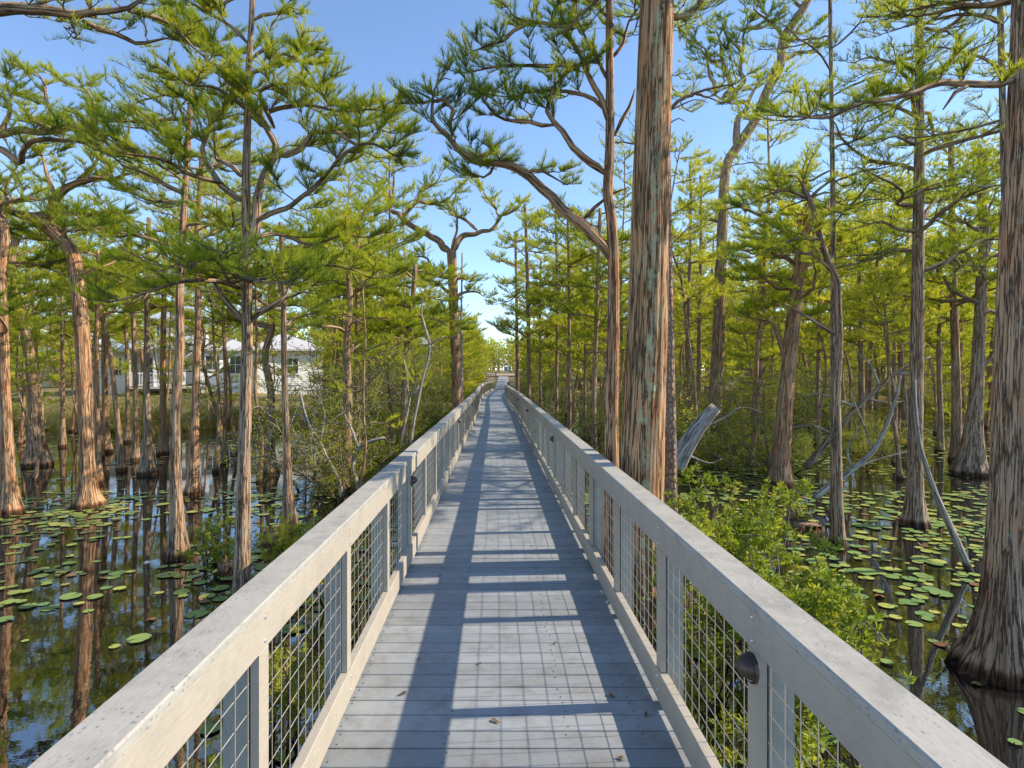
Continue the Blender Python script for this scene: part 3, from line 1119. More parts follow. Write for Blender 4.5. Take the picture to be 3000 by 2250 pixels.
hero("cypress_tree", "big lichen spotted cypress beside the left rail whose bough hangs over the pond", 7.2,
     [(522, 1290), (524, 1150), (527, 1000), (531, 850), (534, 750), (533, 640), (532, 540), (531, 450), (532, 360), (535, 250), (537, 150), (542, 60), (546, -40), (548, -150)],
     31, 9, 0.45, 0.4, 'bark_lichen',
     limbs=[lb(20, (534, 540), (552, 500), (560, 452), (563, 427), (583, 373), (607, 337), (610, 310), (593, 277), (573, 243), (533, 220), (477, 190, -.3), (400, 165, -.6), t0=0.42),
            lb(13, (607, 337), (650, 313, -.2), (677, 287, -.3), (705, 293, -.3), (737, 292, -.4), (775, 305, -.5), (820, 292, -.5), (845, 262, -.5), t0=0.25),
            lb(11, (552, 477), (617, 440, -.3), (683, 397, -.6), (737, 350, -.8), (763, 317, -.9), (800, 300, -1), (850, 330, -1), t0=0.25),
            lb(13, (520, 433), (483, 397), (450, 340), (440, 313), (453, 267), (467, 237), (493, 217), (530, 205, .2), t0=0.4),
            lb(9, (483, 397), (427, 377, -.2), (373, 355, -.4), (317, 340, -.6), (260, 325, -.7), (220, 300, -.8), t0=0.2),
            lb(10, (520, 380), (483, 343, .4), (457, 290, .5), (430, 240, .6), (380, 215, .6), t0=0.3),
            lb(9, (573, 243), (620, 225, -.2), (680, 230, -.4), (740, 240, -.5), (790, 235, -.5), t0=0.2),
            lb(8, (593, 277), (560, 200, -.3), (620, 180, -.4), (690, 190, -.4), t0=0.2),
            lb(16, (525, 692), (500, 668), (482, 648), (472, 625), (467, 606), (478, 585), t0=0.6, L2=0.5),
            lb(16, (545, 690), (560, 675), (583, 666), (605, 652), (617, 640), (622, 615), t0=0.65, L2=0.5),
            lb(9, (528, 625, -.2), (470, 600, -.5), (420, 600, -.8), (360, 612, -1.0), (290, 640, -1.2), (235, 655, -1.3), t0=0.15, L2=0.6, dens=1.1),
            lb(8, (535, 600, -.2), (500, 570, -.7), (450, 560, -1.1), (420, 575, -1.4), t0=0.15, L2=0.65, dens=0.95),
            lb(9, (540, 590, -.2), (590, 575, -.7), (640, 585, -1.1), (670, 610, -1.3), t0=0.12, L2=0.65, dens=0.9),
            lb(8, (535, 610, -.2), (550, 605, -.8), (560, 600, -1.4), (600, 610, -1.7), t0=0.12, L2=0.65, dens=0.8),
            lb(8, (533, 600), (500, 600, -.6), (470, 570, -1.2), (500, 550, -1.6), t0=0.12, L2=0.6, dens=0.8),
            lb(9, (538, 560), (600, 555, .3), (680, 575, .4), (740, 580, .4), (800, 592, .4), (860, 585, .4), t0=0.3, L2=0.7, dens=1.2),
            lb(8, (536, 520), (600, 500, .3), (670, 520, .5), (740, 505, .6), (800, 510, .6), t0=0.3, L2=0.7),
            lb(7, (537, 95), (505, 60), (483, 43), (440, 20), (405, 0), (350, -20), t0=0.25),
            lb(7, (545, 45), (567, 33), (600, 30), (633, 8), (650, -20), t0=0.3),
            lb(7, (540, 130), (580, 110), (610, 95), (640, 100), t0=0.25),
            lb(7, (536, 200), (500, 150), (470, 120), (420, 115), t0=0.2),
            lb(7, (538, 160), (580, 150), (620, 120), (655, 130), t0=0.25),
            lb(7, (538, 170), (490, 130, .3), (460, 80, .5), (400, 75, .6), t0=0.2),
            lb(7, (545, -20), (500, -10), (460, 5), (430, -20), t0=0.2)],
     q=0.95, dens=1.35, seed=10, sides=56, L2=0.75, step=0.15, tint=0.5)

hero("cypress_tree", "curving S shaped cypress with swollen dark foot, between lichen trunk and thin pole", 16.4,
     [(580, 1020), (582, 950), (586, 880), (583, 830), (573, 785), (574, 755), (586, 715), (589, 690), (586, 640), (592, 590), (600, 540)], 18, 12, 1.5, 0.55, 'bark_grey',
     limbs=[lb(14, (583, 706), (560, 700), (520, 695), (490, 690), (470, 672), (465, 650), t0=0.35),
            lb(10, (587, 655), (610, 620), (640, 600), (660, 570), t0=0.3)],
     auto=(7, 0.72, 1.0, 1.0, 2.2), q=1.4, dens=0.7, seed=12)

hero("cypress_tree", "thin pole straight cypress with ragged foot next to the left rail and a stump", 10.4,
     [(624, 1140), (621, 1050), (618, 950), (615, 850), (613, 750), (612, 650), (609, 560), (606, 480)], 16, 9, 1.8, 0.5, 'bark_grey',
     auto=(7, 0.65, 1.0, 0.7, 1.5), q=1.1, dens=0.8, seed=13)

for k, (Z, pth, w, lab) in enumerate([
    (17.0, [(263, 1010), (258, 950), (248, 860), (242, 800), (232, 730), (222, 690), (212, 640), (205, 560)], 12, "thin dark cypress leaning left between the brown trunk and the slender grey one"),
    (20.5, [(352, 975), (352, 900), (352, 800), (353, 700), (354, 600), (356, 520)], 14, "pale thin cypress with small bulb foot right of the slender grey trunk"),
    (19.0, [(292, 985), (293, 900), (291, 800), (288, 700), (287, 600), (290, 540)], 12, "thin rosy cypress pole just left of the slender grey trunk"),
    (21.0, [(228, 970), (227, 900), (226, 800), (224, 700), (222, 620), (224, 540)], 14, "thin brown cypress pole close right of the smooth warm brown trunk"),
    (24.0, [(275, 945), (275, 850), (273, 740), (270, 660), (272, 560)], 10, "distant slim cypress pole with dark wet foot left of centre pond"),
    (15.0, [(212, 1040), (211, 950), (209, 850), (208, 740), (210, 640), (211, 540)], 12, "slim grey cypress pole touching the smooth warm brown trunk's right edge"),
    (22.5, [(135, 960), (135, 850), (134, 720), (133, 600), (134, 520), (136, 440)], 9, "very thin tall pole between the leaning grey cypress and the warm brown trunk"),
    (18.5, [(485, 1000), (485, 920), (487, 840), (485, 760), (482, 700), (480, 600)], 10, "crooked thin sapling pole left of the lichen spotted trunk"),
]):
    hero("cypress_tree", lab, Z, pth, w, w * 0.6, 1.0, 0.4, 'bark_red' if k % 2 else 'bark_grey', auto=(8, 0.70, 1.0, 0.7, 1.6), q=1.5, dens=0.6, seed=30 + k, sides=20)

hero("cypress_tree", "stout cypress with arching roots in the thicket left of the rail", 14.0,
     [(742, 1055), (750, 960), (752, 850), (748, 750), (755, 650), (752, 560), (757, 480)], 20, 10, 0.9, 0.4, 'bark_grey',
     auto=(12, 0.5, 1.0, 1.0, 2.0), q=1.3, dens=0.75, seed=14)
hero("cypress_tree", "pair mate cypress pole beside the stout rooted cypress in the thicket", 16.5,
     [(775, 1010), (772, 900), (770, 780), (772, 660), (770, 560), (775, 470)], 14, 8, 0.8, 0.4, 'bark_red',
     auto=(12, 0.5, 1.0, 1.0, 2.2), q=1.5, dens=0.9, seed=15)
hero("cypress_tree", "dark forking cypress left of the tall Y shaped tree in the thicket", 17.0,
     [(872, 985), (872, 900), (876, 820), (880, 740), (890, 660), (893, 630), (897, 570)], 17, 10, 0.6, 0.4, 'bark_grey',
     limbs=[lb(11, (890, 655), (870, 640), (850, 628), (830, 625), (800, 630), t0=0.3), lb(9, (892, 680), (920, 685), (955, 695), (985, 712), t0=0.4)],
     auto=(9, 0.6, 1.0, 1.0, 2.2), q=1.5, dens=0.9, seed=16)
hero("cypress_tree", "tall cypress left of the boardwalk with a wide Y of crooked limbs", 19.0,
     [(984, 985), (986, 900), (986, 800), (982, 720), (979, 640), (977, 580), (975, 540)], 22, 19, 0.5, 0.4, 'bark_red',
     limbs=[lb(17, (975, 545), (960, 525), (935, 515), (908, 502), (885, 485), (866, 470), (852, 455), (849, 430), (853, 395), (850, 360), t0=0.6),
            lb(15, (977, 545), (988, 522), (1005, 505), (1030, 497), (1060, 490), (1080, 478), (1084, 465), (1072, 452), (1065, 430), t0=0.55),
            lb(9, (866, 470), (885, 455), (905, 435), (912, 410), (940, 395), (960, 370), t0=0.25),
            lb(7, (849, 430), (820, 410), (790, 400), t0=0.2),
            lb(7, (905, 435), (935, 440), (960, 430), (985, 405), t0=0.2),
            lb(7, (1072, 452), (1050, 425), (1040, 405), t0=0.2), lb(7, (1084, 465), (1110, 455), (1125, 440), t0=0.3),
            lb(7, (1030, 497), (1000, 470), (975, 455), (950, 450), t0=0.3),
            lb(8, (979, 650), (1000, 630), (1025, 625), (1050, 640), t0=0.3), lb(8, (979, 640), (950, 615), (920, 605), (890, 600), t0=0.2),
            lb(8, (978, 600), (945, 590), (920, 560), (880, 555), t0=0.3), lb(7, (978, 610), (995, 600), (1015, 610), t0=0.3),
            lb(6, (975, 545), (985, 480), (975, 440), (985, 420), t0=0.4, L2=.7)],
     q=1.55, dens=0.85, seed=17, L2=0.95)
hero("snag", "bare dead snag pole standing behind the wide Y shaped tree", 24.0,
     [(997, 900), (997, 800), (996, 700), (997, 620), (998, 545)], 8, 3, 0.3, 0.4, 'dead', foliage=False, cat="dead tree", seed=18, sides=10,
     dead=[lb(3, (997, 610), (1003, 595), (1008, 596)), lb(3, (997, 650), (990, 640), (986, 628))])

# ------------------------------------------------------------------ trees that can be told apart: right side
hero("cypress_tree", "huge fluted cypress trunk with pale green lichen streak standing against the right rail", 5.8,
     [(1378, 1420), (1381, 1250), (1384, 1100), (1391, 900), (1399, 700), (1404, 500), (1411, 250), (1419, 0), (1426, -250), (1430, -500)], 98, 62, 0.55, 0.55, 'bark_big',
     auto=(6, 0.72, 1.0, 0.9, 1.8), q=0.9, dens=0.8, seed=20, sides=140, ribs=7, fine=0.028)
hero("cypress_tree", "reddish cypress stem against the huge trunk, long limb sweeping left over the boardwalk", 6.3,
     [(1322, 1330), (1322, 1150), (1321, 1000), (1322, 850), (1324, 700), (1324, 560), (1320, 470), (1312, 420), (1316, 333), (1317, 233), (1316, 117), (1315, 0), (1314, -150)], 38, 11, 0.6, 0.5, 'bark_red',
     limbs=[lb(24, (1318, 560), (1304, 530), (1280, 505), (1254, 480), (1230, 465), (1204, 450), (1185, 432), (1164, 417), (1140, 392), (1120, 377), (1070, 353), (1020, 340), (987, 320), (970, 300), (937, 263), (934, 207), (945, 170), t0=0.55),
            lb(9, (977, 293), (971, 267), (978, 243), (960, 225), (900, 225), t0=0.2, L2=0.45),
            lb(8, (1254, 480), (1297, 433), (1330, 415), (1358, 405), leaf=False),
            lb(15, (1307, 375), (1290, 360), (1277, 353), (1237, 320), (1214, 287), (1194, 267), (1182, 243), (1190, 215), (1204, 180), (1230, 157), (1270, 140), t0=0.5),
            lb(8, (1196, 270), (1170, 272), (1144, 267), (1087, 267), (1050, 240), (1020, 200), t0=0.2),
            lb(13, (1312, 262), (1300, 225), (1277, 187), (1262, 150), (1250, 113), (1232, 90), (1220, 67), (1212, 30), (1207, -10), t0=0.3),
            lb(8, (1220, 62), (1190, 50), (1164, 43), (1130, 38), (1104, 30), (1090, 8), t0=0.15),
            lb(8, (1164, 43), (1130, 55), (1100, 70), (1075, 95), (1020, 110), t0=0.2),
            lb(8, (1308, 240), (1285, 215), (1265, 205), (1204, 197), (1150, 200), (1095, 215), (1060, 210), t0=0.25),
            lb(8, (1255, 140), (1210, 138), (1154, 137), (1110, 142), (1070, 147), (1015, 165), t0=0.15),
            lb(9, (1327, 293), (1340, 262), (1354, 233), (1370, 200), leaf=False),
            lb(7, (1316, 180), (1290, 130), (1265, 80), (1245, 30), (1240, 0), t0=0.25),
            lb(7, (1316, 130), (1345, 90), (1355, 40), (1375, 10), t0=0.3),
            lb(6, (1020, 340), (1060, 330), (1090, 345), t0=0.2, L2=0.4), lb(6, (1120, 377), (1150, 372), (1190, 385), (1215, 395), t0=0.15, L2=0.4),
            lb(6, (1070, 353), (1040, 385), (1010, 380), t0=0.2, L2=0.4),
            lb(6, (1315, 40), (1280, 10), (1250, -20), t0=0.2)],
     dead=[lb(5, (934, 207), (928, 185), (930, 165)), lb(4, (940, 190), (950, 175), (960, 168), (975, 172)), lb(4, (934, 215), (905, 200), (880, 195), (862, 205))],
     q=0.9, dens=1.2, seed=21, sides=64, L2=0.48, step=0.14, tint=0.4)
hero("pine_tree", "dark plated pine trunk half hidden behind the huge lichen streaked trunk", 9.0,
     [(1450, 1130), (1449, 950), (1446, 800), (1444, 650), (1441, 500), (1440, 380), (1438, 310), (1436, 150), (1438, 0), (1440, -250)], 24, 15, 0.25, 0.4, 'bark_pine',
     auto=(9, 0.62, 1.0, 0.8, 1.6), q=1.1, dens=0.7, seed=22, ribs=5,
     dead=[lb(5, (1440, 330), (1447, 320), (1456, 312)), lb(3, (1442, 240), (1500, 215), (1530, 222)), lb(3, (1440, 270), (1465, 255), (1480, 262))])
hero("cypress_tree", "tall twisted cypress right of the huge trunk with a crooked elbow limb against the sky", 22.0,
     [(1541, 965), (1543, 900), (1548, 800), (1552, 700), (1554, 620), (1558, 550), (1561, 470), (1564, 400), (1572, 350), (1597, 310), (1635, 253), (1655, 200), (1685, 140), (1692, 83), (1735, 17), (1760, -40), (1780, -100)],
     29, 14, 0.45, 0.5, 'bark_grey',
     limbs=[lb(17, (1590, 318), (1592, 293), (1595, 256), (1606, 242), (1614, 230), (1610, 220), (1598, 217), (1575, 217), (1558, 211), (1540, 195), leaf=False),
            lb(13, (1560, 212), (1576, 190), (1574, 163), (1560, 130), (1555, 100), (1540, 60), t0=0.35),
            lb(11, (1570, 216), (1592, 195), (1608, 173), (1604, 140), (1602, 110), (1615, 50), (1610, 10), t0=0.3),
            lb(9, (1545, 205), (1538, 185), (1528, 150), (1522, 110), (1500, 80), t0=0.3),
            lb(8, (1614, 225), (1622, 205), (1640, 180), (1660, 165), t0=0.4),
            lb(9, (1690, 110), (1710, 80), (1730, 70), (1760, 60), t0=0.3), lb(9, (1688, 130), (1715, 120), (1750, 110), (1780, 90), t0=0.3),
            lb(9, (1692, 83), (1670, 50), (1640, 30), (1625, 0), t0=0.25), lb(8, (1735, 17), (1710, -20), (1690, -50), t0=0.2),
            lb(8, (1602, 110), (1570, 80), (1550, 40), t0=0.2), lb(8, (1610, 60), (1650, 60), (1680, 40), t0=0.2),
            lb(8, (1560, 130), (1530, 120), (1510, 100), t0=0.2),
            lb(7, (1560, 550), (1595, 535), (1630, 545), (1660, 530), t0=0.2), lb(7, (1556, 480), (1520, 470), (1495, 455), t0=0.2)],
     dead=[lb(9, (1642, 245), (1660, 225), (1690, 198), (1700, 190)), lb(5, (1592, 340), (1570, 335), (1562, 325))],
     q=1.6, dens=1.1, seed=23, sides=40, L2=1.05, step=0.24, tint=0.45)
hero("cypress_tree", "thick leaning brown cypress crowned by a mass of bright foliage, swamp thicket at its foot", 15.0,
     [(1684, 1040), (1690, 950), (1697, 860), (1707, 750), (1720, 640), (1733, 540), (1745, 450)], 36, 25, 0.7, 0.5, 'bark_red',
     limbs=[lb(16, (1703, 800), (1690, 735), (1672, 700), (1640, 690), (1600, 670), t0=0.5),
            lb(14, (1733, 540), (1690, 490), (1650, 470), (1600, 450), (1570, 440), t0=0.2),
            lb(14, (1738, 500), (1780, 450), (1830, 430), t0=0.3),
            lb(12, (1735, 520), (1700, 440), (1660, 410), (1620, 400), t0=0.2),
            lb(12, (1742, 470), (1745, 410), (1730, 380), (1740, 350), t0=0.2),
            lb(11, (1728, 580), (1690, 550), (1640, 540), (1590, 545), t0=0.15),
            lb(11, (1722, 620), (1680, 620), (1640, 600), (1600, 610), t0=0.15)],
     auto=(12, 0.6, 1.0, 1.2, 2.4), q=1.4, dens=1.0, seed=24, tint=0.6)
hero("cypress_tree", "thin dark cypress bending left into an arching top in front of the leaning brown one", 9.6,
     [(1809, 1170), (1808, 1069), (1807, 950), (1806, 850), (1812, 750), (1810, 660), (1808, 609), (1792, 573), (1780, 540), (1772, 516), (1762, 470), (1748, 430), (1735, 405)], 23, 11, 0.55, 0.4, 'bark_lichen',
     limbs=[lb(8, (1803, 723), (1765, 695), (1725, 673), (1690, 660), leaf=False),
            lb(8, (1802, 593), (1775, 570), (1742, 553), (1700, 545), t0=0.4),
            lb(7, (1785, 545), (1740, 510), (1690, 500), (1640, 510), t0=0.3),
            lb(7, (1770, 515), (1720, 520, -.3), (1680, 540, -.4), (1630, 560, -.5), t0=0.25),
            lb(7, (1748, 430), (1700, 410), (1660, 420), (1620, 440), t0=0.15), lb(7, (1748, 430), (1760, 395), (1790, 380), (1820, 395), t0=0.2),
            lb(7, (1742, 415), (1715, 385), (1685, 375), t0=0.2), lb(6, (1765, 480), (1800, 455), (1830, 465), t0=0.3)],
     q=1.1, dens=1.0, seed=25, tint=0.42, L2=0.7)
hero("cypress_tree", "straight thin pole cypress rising out of the frame behind the arching dark one", 11.5,
     [(1800, 1100), (1800, 900), (1800, 700), (1800, 500), (1797, 300), (1794, 100), (1792, -50), (1790, -200)], 13, 7, 0.4, 0.4, 'bark_lichen',
     auto=(22, 0.42, 1.0, 0.9, 1.9), q=1.1, dens=0.6, seed=26, tint=0.35, sides=24)
hero("cypress_tree", "tall straight lichen grey cypress with flared foot among dense lily pads", 10.9,
     [(1977, 1125), (1977, 1000), (1979, 850), (1981, 700), (1983, 500), (1985, 300), (1986, 100), (1986, -50), (1985, -250)], 29, 12, 1.0, 0.38, 'bark_lichen',
     limbs=[lb(8, (1983, 500), (1940, 495), (1900, 480), (1850, 488), t0=0.4), lb(7, (1982, 315), (1930, 300), (1890, 312), t0=0.35),
            lb(8, (1984, 255), (1940, 235), (1900, 225), (1850, 240), t0=0.3), lb(8, (1984, 165), (1940, 135), (1880, 125), (1840, 140), t0=0.25)],
     auto=(24, 0.4, 1.0, 1.0, 2.3), q=1.1, dens=0.65, seed=27, tint=0.38)
hero("cypress_tree", "stocky cypress with broad ribbed skirt foot and pale lichen, left of the near trunk", 16.4,
     [(2096, 1010), (2100, 960), (2106, 880), (2112, 780), (2117, 680), (2121, 580), (2127, 500), (2120, 420), (2125, 330)], 28, 14, 1.7, 0.75, 'bark_lichen',
     limbs=[lb(15, (2119, 590), (2095, 560), (2080, 545), (2060, 530), t0=0.5), lb(12, (2125, 560), (2140, 520), (2135, 470), (2150, 400), t0=0.4),
            lb(12, (2100, 800), (2130, 790), (2150, 760), (2160, 740), leaf=False),
            lb(10, (2118, 660), (2070, 640), (2030, 590), (1990, 560), t0=0.3)],
     auto=(14, 0.5, 1.0, 1.4, 3.0), q=1.5, dens=0.8, seed=28, tint=0.5)
hero("cypress_tree", "slim dark cypress just left of the stocky skirt footed one", 19.0,
     [(2066, 985), (2066, 900), (2064, 780), (2060, 650), (2057, 520), (2055, 400), (2054, 300)], 20, 10, 0.6, 0.4, 'bark_grey',
     auto=(16, 0.45, 1.0, 1.2, 2.6), q=1.6, dens=0.8, seed=29)
hero("cypress_tree", "near right cypress with wide fluted bell foot rising from open water", 5.55,
     [(2165, 1430), (2168, 1300), (2172, 1150), (2178, 1000), (2182, 850), (2188, 700), (2192, 550), (2202, 350), (2212, 150), (2217, 0), (2222, -200)], 64, 46, 1.95, 0.42, 'bark_grey',
     limbs=[lb(14, (2188, 172), (2132, 181, -.2), (2042, 180, -.3), (1975, 200, -.4), (1920, 220, -.5), (1875, 233, -.6), (1808, 257, -.7), (1742, 263, -.8), (1710, 268, -.8), t0=0.12, L2=0.38, dens=1.5),
            lb(9, (2090, 186, -.25), (2060, 208, -.25), (2028, 233, -.25), leaf=False)],
     dead=[lb(4, (2160, 400), (2120, 402), (2090, 398)), lb(4, (2175, 470), (2190, 460), (2205, 468)), lb(5, (2150, 1030), (2185, 1045), (2230, 1070))],
     auto=(4, 0.88, 1.0, 0.8, 1.6), q=0.9, dens=0.9, seed=41, sides=120, ribs=13, tint=0.5)
hero("cypress_tree", "thin lichen pole close behind the near right cypress, rising out of the frame", 9.0,
     [(2185, 1200), (2183, 1000), (2180, 800), (2174, 600), (2170, 400), (2165, 200), (2161, 50), (2158, -150)], 17, 10, 0.4, 0.4, 'bark_lichen',
     limbs=[lb(7, (2160, 40), (2100, 35), (2020, 40), (1950, 62), (1900, 70), t0=0.3), lb(6, (2163, 150), (2110, 120), (2050, 100), (2000, 90), t0=0.3)],
     auto=(8, 0.6, 1.0, 0.7, 1.5), q=1.05, dens=0.7, seed=42, tint=0.38)

for k, (Z, pth, w, nm, lab) in enumerate([
    (30, [(1118, 905), (1117, 800), (1116, 700), (1115, 620), (1114, 560), (1113, 500)], 9, "pine_tree", "smooth pale pine pole nearest the right rail's far end"),
    (26, [(1143, 940), (1142, 850), (1141, 700), (1139, 600), (1136, 500), (1133, 440)], 10, "pine_tree", "second pole from the far end of the right rail, forking low into open branches"),
    (28, [(1168, 930), (1167, 850), (1167, 750), (1166, 650), (1168, 560)], 7, "cypress_tree", "third slim pole beyond the right rail, half wrapped in green"),
    (24, [(1202, 950), (1202, 850), (1203, 750), (1203, 650), (1202, 550), (1200, 440)], 8, "cypress_tree", "fourth slim grey pole beyond the right rail, straight and dark"),
    (22, [(1229, 965), (1230, 850), (1229, 700), (1228, 580), (1226, 470)], 9, "cypress_tree", "fifth slim pole beyond the right rail with side boughs"),
    (25, [(1262, 945), (1263, 850), (1264, 750), (1266, 640), (1268, 540)], 8, "cypress_tree", "sixth slim pole beyond the right rail, dark in the understory"),
    (19, [(1283, 990), (1282, 900), (1284, 800), (1288, 700), (1290, 620), (1293, 540), (1296, 450)], 12, "cypress_tree", "pale lichen pole just left of the reddish stem by the huge trunk"),
    (21, [(1633, 970), (1632, 880), (1640, 790), (1640, 700), (1642, 600), (1640, 520)], 17, "cypress_tree", "dark cypress with ragged base between the twisted tree and the leaning brown one"),
    (26, [(1486, 940), (1487, 850), (1486, 700), (1490, 560), (1492, 430), (1490, 350)], 9, "pine_tree", "thin pole left of the tall twisted cypress"),
    (28, [(1510, 930), (1509, 800), (1512, 650), (1514, 500), (1513, 380)], 10, "pine_tree", "pale thin pole close left of the tall twisted cypress"),
    (24, [(1765, 950), (1766, 850), (1769, 700), (1770, 600), (1770, 470)], 10, "cypress_tree", "slim pole between the leaning brown cypress and the arching dark one"),
    (22, [(1860, 960), (1862, 850), (1858, 720), (1856, 600), (1858, 500)], 12, "cypress_tree", "slim pole with flared foot right of the arching dark cypress"),
    (27, [(1930, 930), (1931, 800), (1932, 650), (1934, 500), (1936, 380)], 9, "cypress_tree", "distant slim pole left of the tall lichen grey cypress"),
    (21, [(2030, 970), (2031, 900), (2028, 780), (2030, 640), (2028, 500)], 11, "cypress_tree", "slim pole between the tall lichen cypress and the slim dark one"),
]):
    hero(nm, lab, Z, pth, w, w * 0.6, 0.45 if nm == "pine_tree" else 0.9, 0.4, 'bark_pine' if nm == "pine_tree" else ('bark_grey', 'bark_lichen')[k % 2],
         auto=(14, 0.42, 1.0, 0.7, 1.9), q=1.9, dens=0.8, seed=60 + k, sides=18, ribs=6, leaf='leaf_far', tint=0.55)

for k, (Z, pth, w, lbs, lab) in enumerate([
    (13.5, [(888, 960), (893, 915), (902, 870), (912, 820), (926, 770), (928, 745)], 8,
     [lb(6, (928, 748), (922, 728), (912, 705), (906, 685), (908, 660), (913, 640), t0=.3), lb(6, (928, 748), (938, 735), (952, 727), (966, 724), t0=.3), lb(4, (905, 860), (885, 830), (880, 800), t0=.4)],
     "crooked pale shrub tree forking low above the left rail"),
    (14.5, [(862, 990), (868, 940), (880, 890), (885, 860), (878, 830), (880, 800)], 6, [lb(4, (880, 810), (868, 780), (872, 750), t0=.3), lb(4, (883, 860), (900, 840), (905, 815), t0=.3)],
     "short crooked pale stem left of the low forking one"),
    (12.0, [(777, 1080), (785, 1010), (790, 960), (786, 900), (785, 820), (789, 740), (785, 660), (782, 600)], 6,
     [lb(4, (787, 760), (810, 745), (835, 740), t0=.3, L2=.4), lb(4, (785, 700), (760, 680), (735, 690), t0=.3, L2=.4), lb(4, (790, 920), (815, 915), (840, 925), t0=.3, L2=.35), lb(4, (785, 840), (760, 850), (730, 840), t0=.3, L2=.35), lb(4, (783, 630), (800, 600), (820, 590), t0=.2, L2=.5), lb(4, (783, 620), (760, 590), (745, 570), t0=.2, L2=.5)],
     "thin crooked sapling with lime green sprays in the left thicket"),
    (13.2, [(775, 1060), (762, 1010), (770, 975), (795, 955), (830, 945)], 11, [lb(6, (775, 970), (760, 930), (740, 900), (735, 860), leaf=False)], "pale arching low trunk curving right in the left thicket"),
    (13.0, [(735, 1050), (712, 1000), (690, 955), (668, 920), (655, 880), (648, 850)], 9, [lb(5, (690, 955), (700, 900), (690, 850), leaf=False), lb(5, (668, 920), (640, 900), (625, 905), leaf=False)], "bare arching branch trunk leaning left out of the thicket"),
]):
    hero("crooked_shrub_tree", lab, Z, pth, w, w * .6, 0.2, .3, 'dead' if k != 2 else 'bark_grey', limbs=lbs, q=1.3, dens=.6, seed=90 + k, sides=12, L2=.5, tint=.6)

# broken white log and fallen grey stem
hero("log", "bleached broken log leaning over the water right of the huge trunk", 11.5,
     [(1455, 1010), (1475, 975), (1500, 935), (1525, 902), (1545, 880)], 44, 26, 0.1, 0.3, 'dead', foliage=False, cat="log", seed=50, sides=18, underwater=False,
     dead=[lb(6, (1480, 965), (1450, 950), (1420, 945), (1400, 930)), lb(5, (1500, 930), (1560, 905), (1600, 880), (1650, 890)), lb(5, (1470, 975), (1530, 1000), (1560, 990))])
hero("fallen_branch", "fallen pale grey stem sloping into the water left of the near right cypress", 8.4,
     [(1975, 820), (1978, 890), (1985, 955), (1998, 1000), (2022, 1070), (2058, 1150), (2082, 1205), (2100, 1250)], 6, 17, 0.0, 0.3, 'dead', foliage=False, cat="branch", seed=51, sides=14, underwater=False)
hero("fallen_branch", "long grey dead bough arching from the lily pads toward the thicket", 12.5,
     [(1760, 1075), (1800, 1045), (1840, 1015), (1885, 975), (1910, 930), (1935, 860), (1945, 810)], 14, 5, 0.0, 0.3, 'dead', foliage=False, cat="branch", seed=52, sides=10, underwater=False,
     dead=[lb(5, (1800, 1045), (1850, 1010), (1920, 985), (1970, 975), (2010, 980)), lb(5, (1840, 1015), (1830, 970), (1850, 930), (1840, 890)), lb(4, (1885, 975), (1870, 930), (1850, 880), (1835, 840))])
hero("fallen_branch", "mossy leaning dead bough rising across the thicket behind the arching dark cypress", 16.0,
     [(1740, 1010), (1790, 950), (1850, 880), (1900, 835), (1930, 810), (1960, 790), (2010, 770)], 16, 6, 0.0, 0.3, 'bark_lichen', foliage=False, cat="branch", seed=53, sides=10, underwater=False,
     dead=[lb(6, (1850, 880), (1800, 860), (1760, 850), (1730, 860)), lb(6, (1900, 835), (1880, 790), (1850, 760), (1835, 740)), lb(5, (1930, 810), (1980, 800), (2010, 810)),
           lb(5, (1800, 940), (1760, 920), (1700, 925), (1660, 940)), lb(5, (1870, 860), (1920, 870), (1960, 865))])


# ------------------------------------------------------------------ stumps
def stump(label, vx, Z, r, h, seed):
    rng = np.random.default_rng(seed)
    m_ = MB()
    f = rib_fn(7, 0.18, 0.6, rng, 0.06)
    zz = np.linspace(-0.4, h, 10)
    m_.tube([(0.03 * math.sin(z * 6), 0, z) for z in zz], r * (1.25 - 0.5 * (zz + 0.4) / (h + 0.4)), 36, ribs=f, cap=False)
    # jagged top
    th = np.arange(36) / 36 * 2 * PI
    m_.tube([(0, 0, h), (0, 0, h - 0.08)], [r * 0.72, r * 0.3], 36, ribs=f)
    V = m_.v[0]
    top = V[:, 2] > h - 0.06
    V[top, 2] += rng.normal(0, 0.05, top.sum())
    o = m_.build("stump", M['bark_grey'], loc=(float(P(vx, 0, Z)[0]), Z, 0), smooth=True)
    tag(o, label, "stump", "old stumps in the water")


stump("ragged brown stump in the water at the foot of the thin pole cypress", 597, 9.6, 0.26, 0.22, 1)
stump("dark rounded stump beside the lichen spotted trunk near the left rail", 488, 8.2, 0.14, 0.16, 2)
stump("broad dark stump under the swamp thicket on the right", 1735, 10.6, 0.36, 0.12, 3)
stump("dark flared stump behind the bright leafy shrub tip", 1535, 9.2, 0.34, 0.28, 4)

# ------------------------------------------------------------------ background trees: a few kinds, copied


